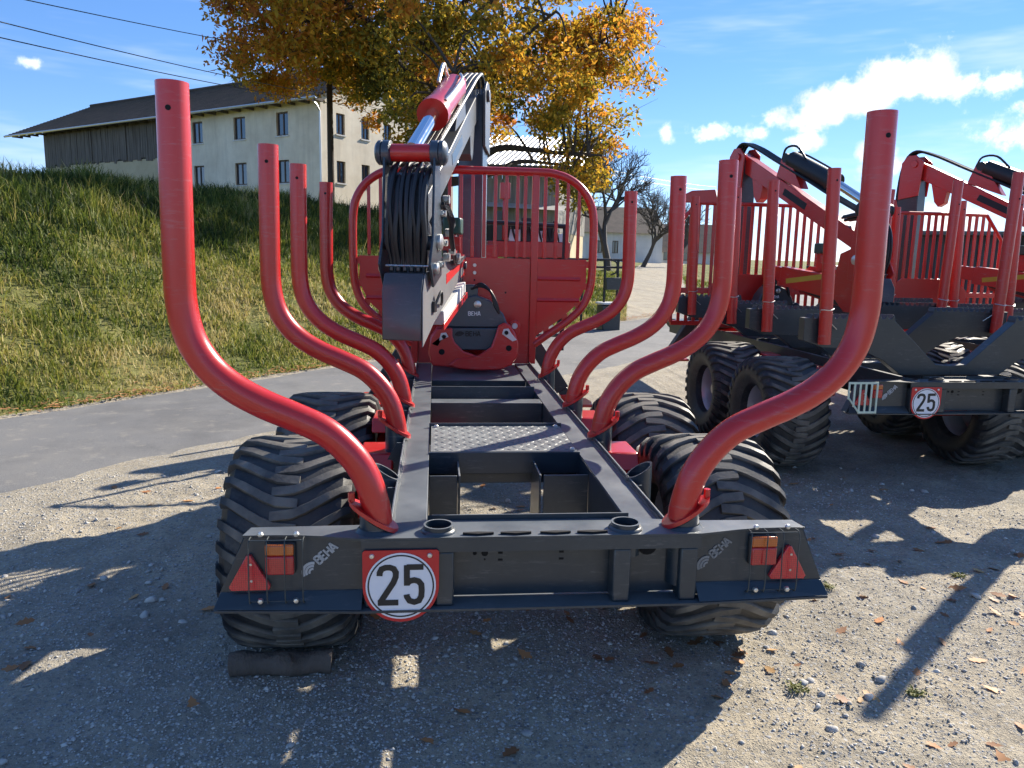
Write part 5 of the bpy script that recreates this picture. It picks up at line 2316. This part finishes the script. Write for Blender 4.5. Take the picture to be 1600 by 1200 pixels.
def leaf_mesh(seed):
    """lobed oak leaf, cupped"""
    r = random.Random(seed)
    n = 7
    L = []
    for i in range(n + 1):
        t = i / n
        w = .30 * math.sin(math.pi * min(1, t * 1.02) ** .8) * (1.0 if i % 2 else .52) + .012
        L.append((t - .5, w))
    curl = r.uniform(.05, .30)
    tw = r.uniform(-.22, .22)
    bow = r.uniform(-.05, .16)

    def P(x, y):
        return (x, y, curl * (y * y * 2.2) + bow * x * x + tw * x * y + .015)
    vs, fs = [], []
    for x, w in L:
        vs += [P(x - .05 * (w > .2), w), P(x, 0), P(x - .05 * (w > .2), -w)]
    for i in range(n):
        a = i * 3
        fs += [(a, a + 1, a + 4, a + 3), (a + 1, a + 2, a + 5, a + 4)]
    vs += [(-.5, .008, .02), (-.5, -.008, .02), (-.68, 0, .05)]
    k = len(vs)
    fs.append((k - 3, k - 2, k - 1))
    me = bpy.data.meshes.new('fallen_leaf')
    me.from_pydata(vs, [], fs)
    me.shade_smooth()
    a = me.attributes.new('tone', 'FLOAT', 'POINT')
    a.data.foreach_set('value', [r.random()] * len(vs))
    me.materials.append(M['fallen'])
    return me


def stone_mesh(seed, tone):
    g = np.random.default_rng(seed)
    V = [(1, 0, 0), (-1, 0, 0), (0, 1, 0), (0, -1, 0), (0, 0, 1), (0, 0, -1)]
    F = [(0, 2, 4), (2, 1, 4), (1, 3, 4), (3, 0, 4), (2, 0, 5), (1, 2, 5), (3, 1, 5), (0, 3, 5)]
    V = [np.array(v, float) for v in V]
    mid = {}
    F2 = []
    for f in F:
        m = []
        for i in range(3):
            k = tuple(sorted((f[i], f[(i + 1) % 3])))
            if k not in mid:
                mid[k] = len(V)
                p = V[k[0]] + V[k[1]]
                V.append(p / np.linalg.norm(p))
            m.append(mid[k])
        F2 += [(f[0], m[0], m[2]), (f[1], m[1], m[0]), (f[2], m[2], m[1]), tuple(m)]
    V = np.array(V)
    # planar cuts make it angular
    for _ in range(7):
        d = g.normal(size=3)
        d /= np.linalg.norm(d)
        c = g.uniform(.35, .75)
        s = V @ d
        V = V - np.maximum(0, s - c)[:, None] * d
    V = V * np.array([1, g.uniform(.55, .9), g.uniform(.35, .65)])
    return V, np.array(F2), tone


def yard_zone(x, y):
    if x > 1.2:
        return 'right of the foreground trailer'
    if x < -1.2:
        return 'left of the foreground trailer'
    if y < .6:
        return 'below the rear beam of the foreground trailer'
    return 'underneath the foreground trailer'


def scatter_ground():
    g = np.random.default_rng(17)
    # individually visible leaves
    leaves = [leaf_mesh(s) for s in range(14)]
    spots = []
    for _ in range(40000):
        if len(spots) >= 280:
            break
        x, y = g.uniform(-2.9, 3.2), -.5 + 4.0 * g.random() ** 1.6
        s, t = st_of(x, y)
        if s > float(road_near(t)) - .15:
            continue
        wgt = .95 if (x > .5 and y < 2.2) else .20
        wgt *= .22 + 2.0 * max(0.0, float(fbm(np.array(x * 1.9), np.array(y * 1.9), 71, 2)) - .32)
        if g.random() > wgt * .8:
            continue
        spots.append((x, y))
    for i, (x, y) in enumerate(spots):
        o = inst(leaves[i % len(leaves)], 'fallen_leaf')
        sc = g.uniform(.042, .090)
        o.scale = (sc, sc, sc)
        o.location = (x, y, float(height(x, y)) + .004)
        o.rotation_euler = (g.normal(0, .18), g.normal(0, .18), g.uniform(0, 6.28))
        tag(o, 'small dry brown oak leaf on the gravel ' + yard_zone(x, y), 'leaf', 'fallen oak leaves ' + yard_zone(x, y))
    # larger stones one can pick out
    protos = []
    for k in range(16):
        V, F, tone = stone_mesh(100 + k, g.random())
        me = fast_mesh('stone', V, F, {'tone': ('POINT', np.full(len(V), tone))})
        me.materials.append(M['stone'])
        protos.append(me)
    cnt = 0
    for _ in range(9000):
        if cnt >= 290:
            break
        x, y = g.uniform(-2.8, 3.4), g.uniform(-.8, 3.8)
        s, t = st_of(x, y)
        if s > float(road_near(t)) - .3:
            continue
        if (abs(abs(x) - .87) < .3 and abs(y - 1.1) < .5) or (-1.3 < x < -.6 and .5 < y < .9):
            continue
        w = float(fbm(np.array(x * 1.6 + 4), np.array(y * 1.6), 83, 3))
        if w < .50 and g.random() > .12:
            continue
        o = inst(protos[cnt % 16], 'stone')
        sc = g.uniform(.012, .026) * (1.5 if g.random() < .15 else 1)
        o.scale = (sc, sc, sc)
        o.location = (x, y, float(height(x, y)) + sc * .12)
        o.rotation_euler = (g.normal(0, .25), g.normal(0, .25), g.uniform(0, 6.28))
        tag(o, 'small angular grey stone loose on the gravel ' + yard_zone(x, y), 'stone', 'loose stones ' + yard_zone(x, y))
        cnt += 1
    # fine gravel as one mass
    n = 90000
    rr = .6 + 5.2 * g.random(n) ** 1.25
    an = g.uniform(-.85, .85, n) + .10
    x, y = -.29 + rr * np.sin(an), -2.15 + .6 + rr * np.cos(an)
    s, t = st_of(x, y)
    w = fbm(x * 1.5, y * 1.5, 83, 4)
    keep = (s < road_near(t) + .12 + .5 * g.random(n) ** 3) & (g.random(n) < np.clip((w - .32) * 4, .10, 1))
    x, y = x[keep], y[keep]
    n = len(x)
    oct_v = np.array([(1, 0, 0), (-1, 0, 0), (0, 1, 0), (0, -1, 0), (0, 0, 1), (0, 0, -1)], float)
    oct_f = np.array([(0, 2, 4), (2, 1, 4), (1, 3, 4), (3, 0, 4), (2, 0, 5), (1, 2, 5), (3, 1, 5), (0, 3, 5)])
    sc = .0030 + .0065 * g.random(n) ** 2.2 + .010 * (g.random(n) < .035) * g.random(n)
    jit = g.uniform(.55, 1.25, (n, 6, 1))
    V = oct_v[None] * jit * np.stack([sc, sc * g.uniform(.6, 1, n), sc * g.uniform(.4, .75, n)], -1)[:, None, :]
    a = g.uniform(0, 6.28, n)
    ca, sa = np.cos(a)[:, None], np.sin(a)[:, None]
    VX = V[..., 0] * ca - V[..., 1] * sa + x[:, None]
    VY = V[..., 0] * sa + V[..., 1] * ca + y[:, None]
    VZ = V[..., 2] + (height(x, y) + sc * .15)[:, None]
    VV = np.stack([VX, VY, VZ], -1).reshape(-1, 3)
    FF = (np.arange(n)[:, None, None] * 6 + oct_f[None]).reshape(-1, 3)
    me = fast_mesh('gravel', VV, FF, {'tone': ('POINT', np.repeat(g.random(n), 6))})
    me.materials.append(M['stone'])
    o = bpy.data.objects.new('gravel', me)
    COL.objects.link(o)
    kind(o, 'stuff', 'loose fine gravel scattered over the yard')
    # leaf litter drifted along the far road edge
    n = 2600
    t = g.uniform(-8, 24, n)
    s = np.abs(g.normal(0, .22, n)) + .02 - .10 * (g.random(n) < .25)
    ss = s + 6.96
    x, y = -.8 * ss + .6 * t, .6 * ss + .8 * t
    base = np.array([(-.5, 0, 0), (-.1, .3, .1), (.5, 0, .06), (-.1, -.3, .1)])
    sc = g.uniform(.035, .075, n)
    a = g.uniform(0, 6.28, n)
    V = base[None] * sc[:, None, None]
    VX = V[..., 0] * np.cos(a)[:, None] - V[..., 1] * np.sin(a)[:, None] + x[:, None]
    VY = V[..., 0] * np.sin(a)[:, None] + V[..., 1] * np.cos(a)[:, None] + y[:, None]
    VZ = V[..., 2] * g.uniform(.2, 2.2, n)[:, None] + (height(x, y) + .035)[:, None]
    VV = np.stack([VX, VY, VZ], -1).reshape(-1, 3)
    k = np.arange(n)[:, None] * 4
    FF = np.concatenate([k + np.array([[0, 1, 2]]), k + np.array([[0, 2, 3]])], 1).reshape(-1, 3)
    me = fast_mesh('leaf_litter', VV, FF, {'tone': ('POINT', np.repeat(g.random(n), 4))})
    me.materials.append(M['fallen'])
    o = bpy.data.objects.new('leaf_litter', me)
    COL.objects.link(o)
    kind(o, 'stuff', 'brown leaf litter drifted along the far edge of the road')
    # small weeds pushing through the gravel
    weeds = [(-1.0, -.28, 'small green weed in the gravel at the lower left'), (.30, -.02, 'small weed with a yellow leaf in the gravel at the bottom right of centre'), (1.62, .50, 'small tuft of dry weed beside the long stake shadow'),
             (1.15, .55, 'small pale weed among stones below the right end of the rear beam'), (2.55, 1.55, 'low green weed in the sunlit gravel near the right edge'), (-.62, -.05, 'dark green weed in the shaded gravel left of centre'),
             (1.75, 1.45, 'flat weed at the edge of the shadow right of the right rear wheel')]
    for x, y, lab in weeds:
        n = 60
        b = MB()
        for i in range(n):
            az, ln, wd = g.uniform(0, 6.28), g.uniform(.012, .042), g.uniform(.002, .006)
            ox, oy = g.normal(0, .016), g.normal(0, .013)
            d = Vector((math.cos(az), math.sin(az), 0))
            q = Vector((-d.y, d.x, 0))
            p = Vector((ox, oy, 0))
            m = p + d * ln * .55 + Vector((0, 0, ln * .45))
            e = p + d * ln + Vector((0, 0, ln * g.uniform(.1, .7)))
            b.add([p, m + q * wd, e, m - q * wd], [(0, 1, 2, 3)])
        me = b.mesh('weed', 0)
        at = me.attributes.new('tone', 'FLOAT', 'POINT')
        at.data.foreach_set('value', np.repeat(g.random(n), 4).astype(np.float32))
        me.materials.append(M['weed'])
        o = bpy.data.objects.new('weed', me)
        COL.objects.link(o)
        o.location = (x, y, float(height(x, y)) - .002)
        tag(o, lab, 'weed')


scatter_ground()
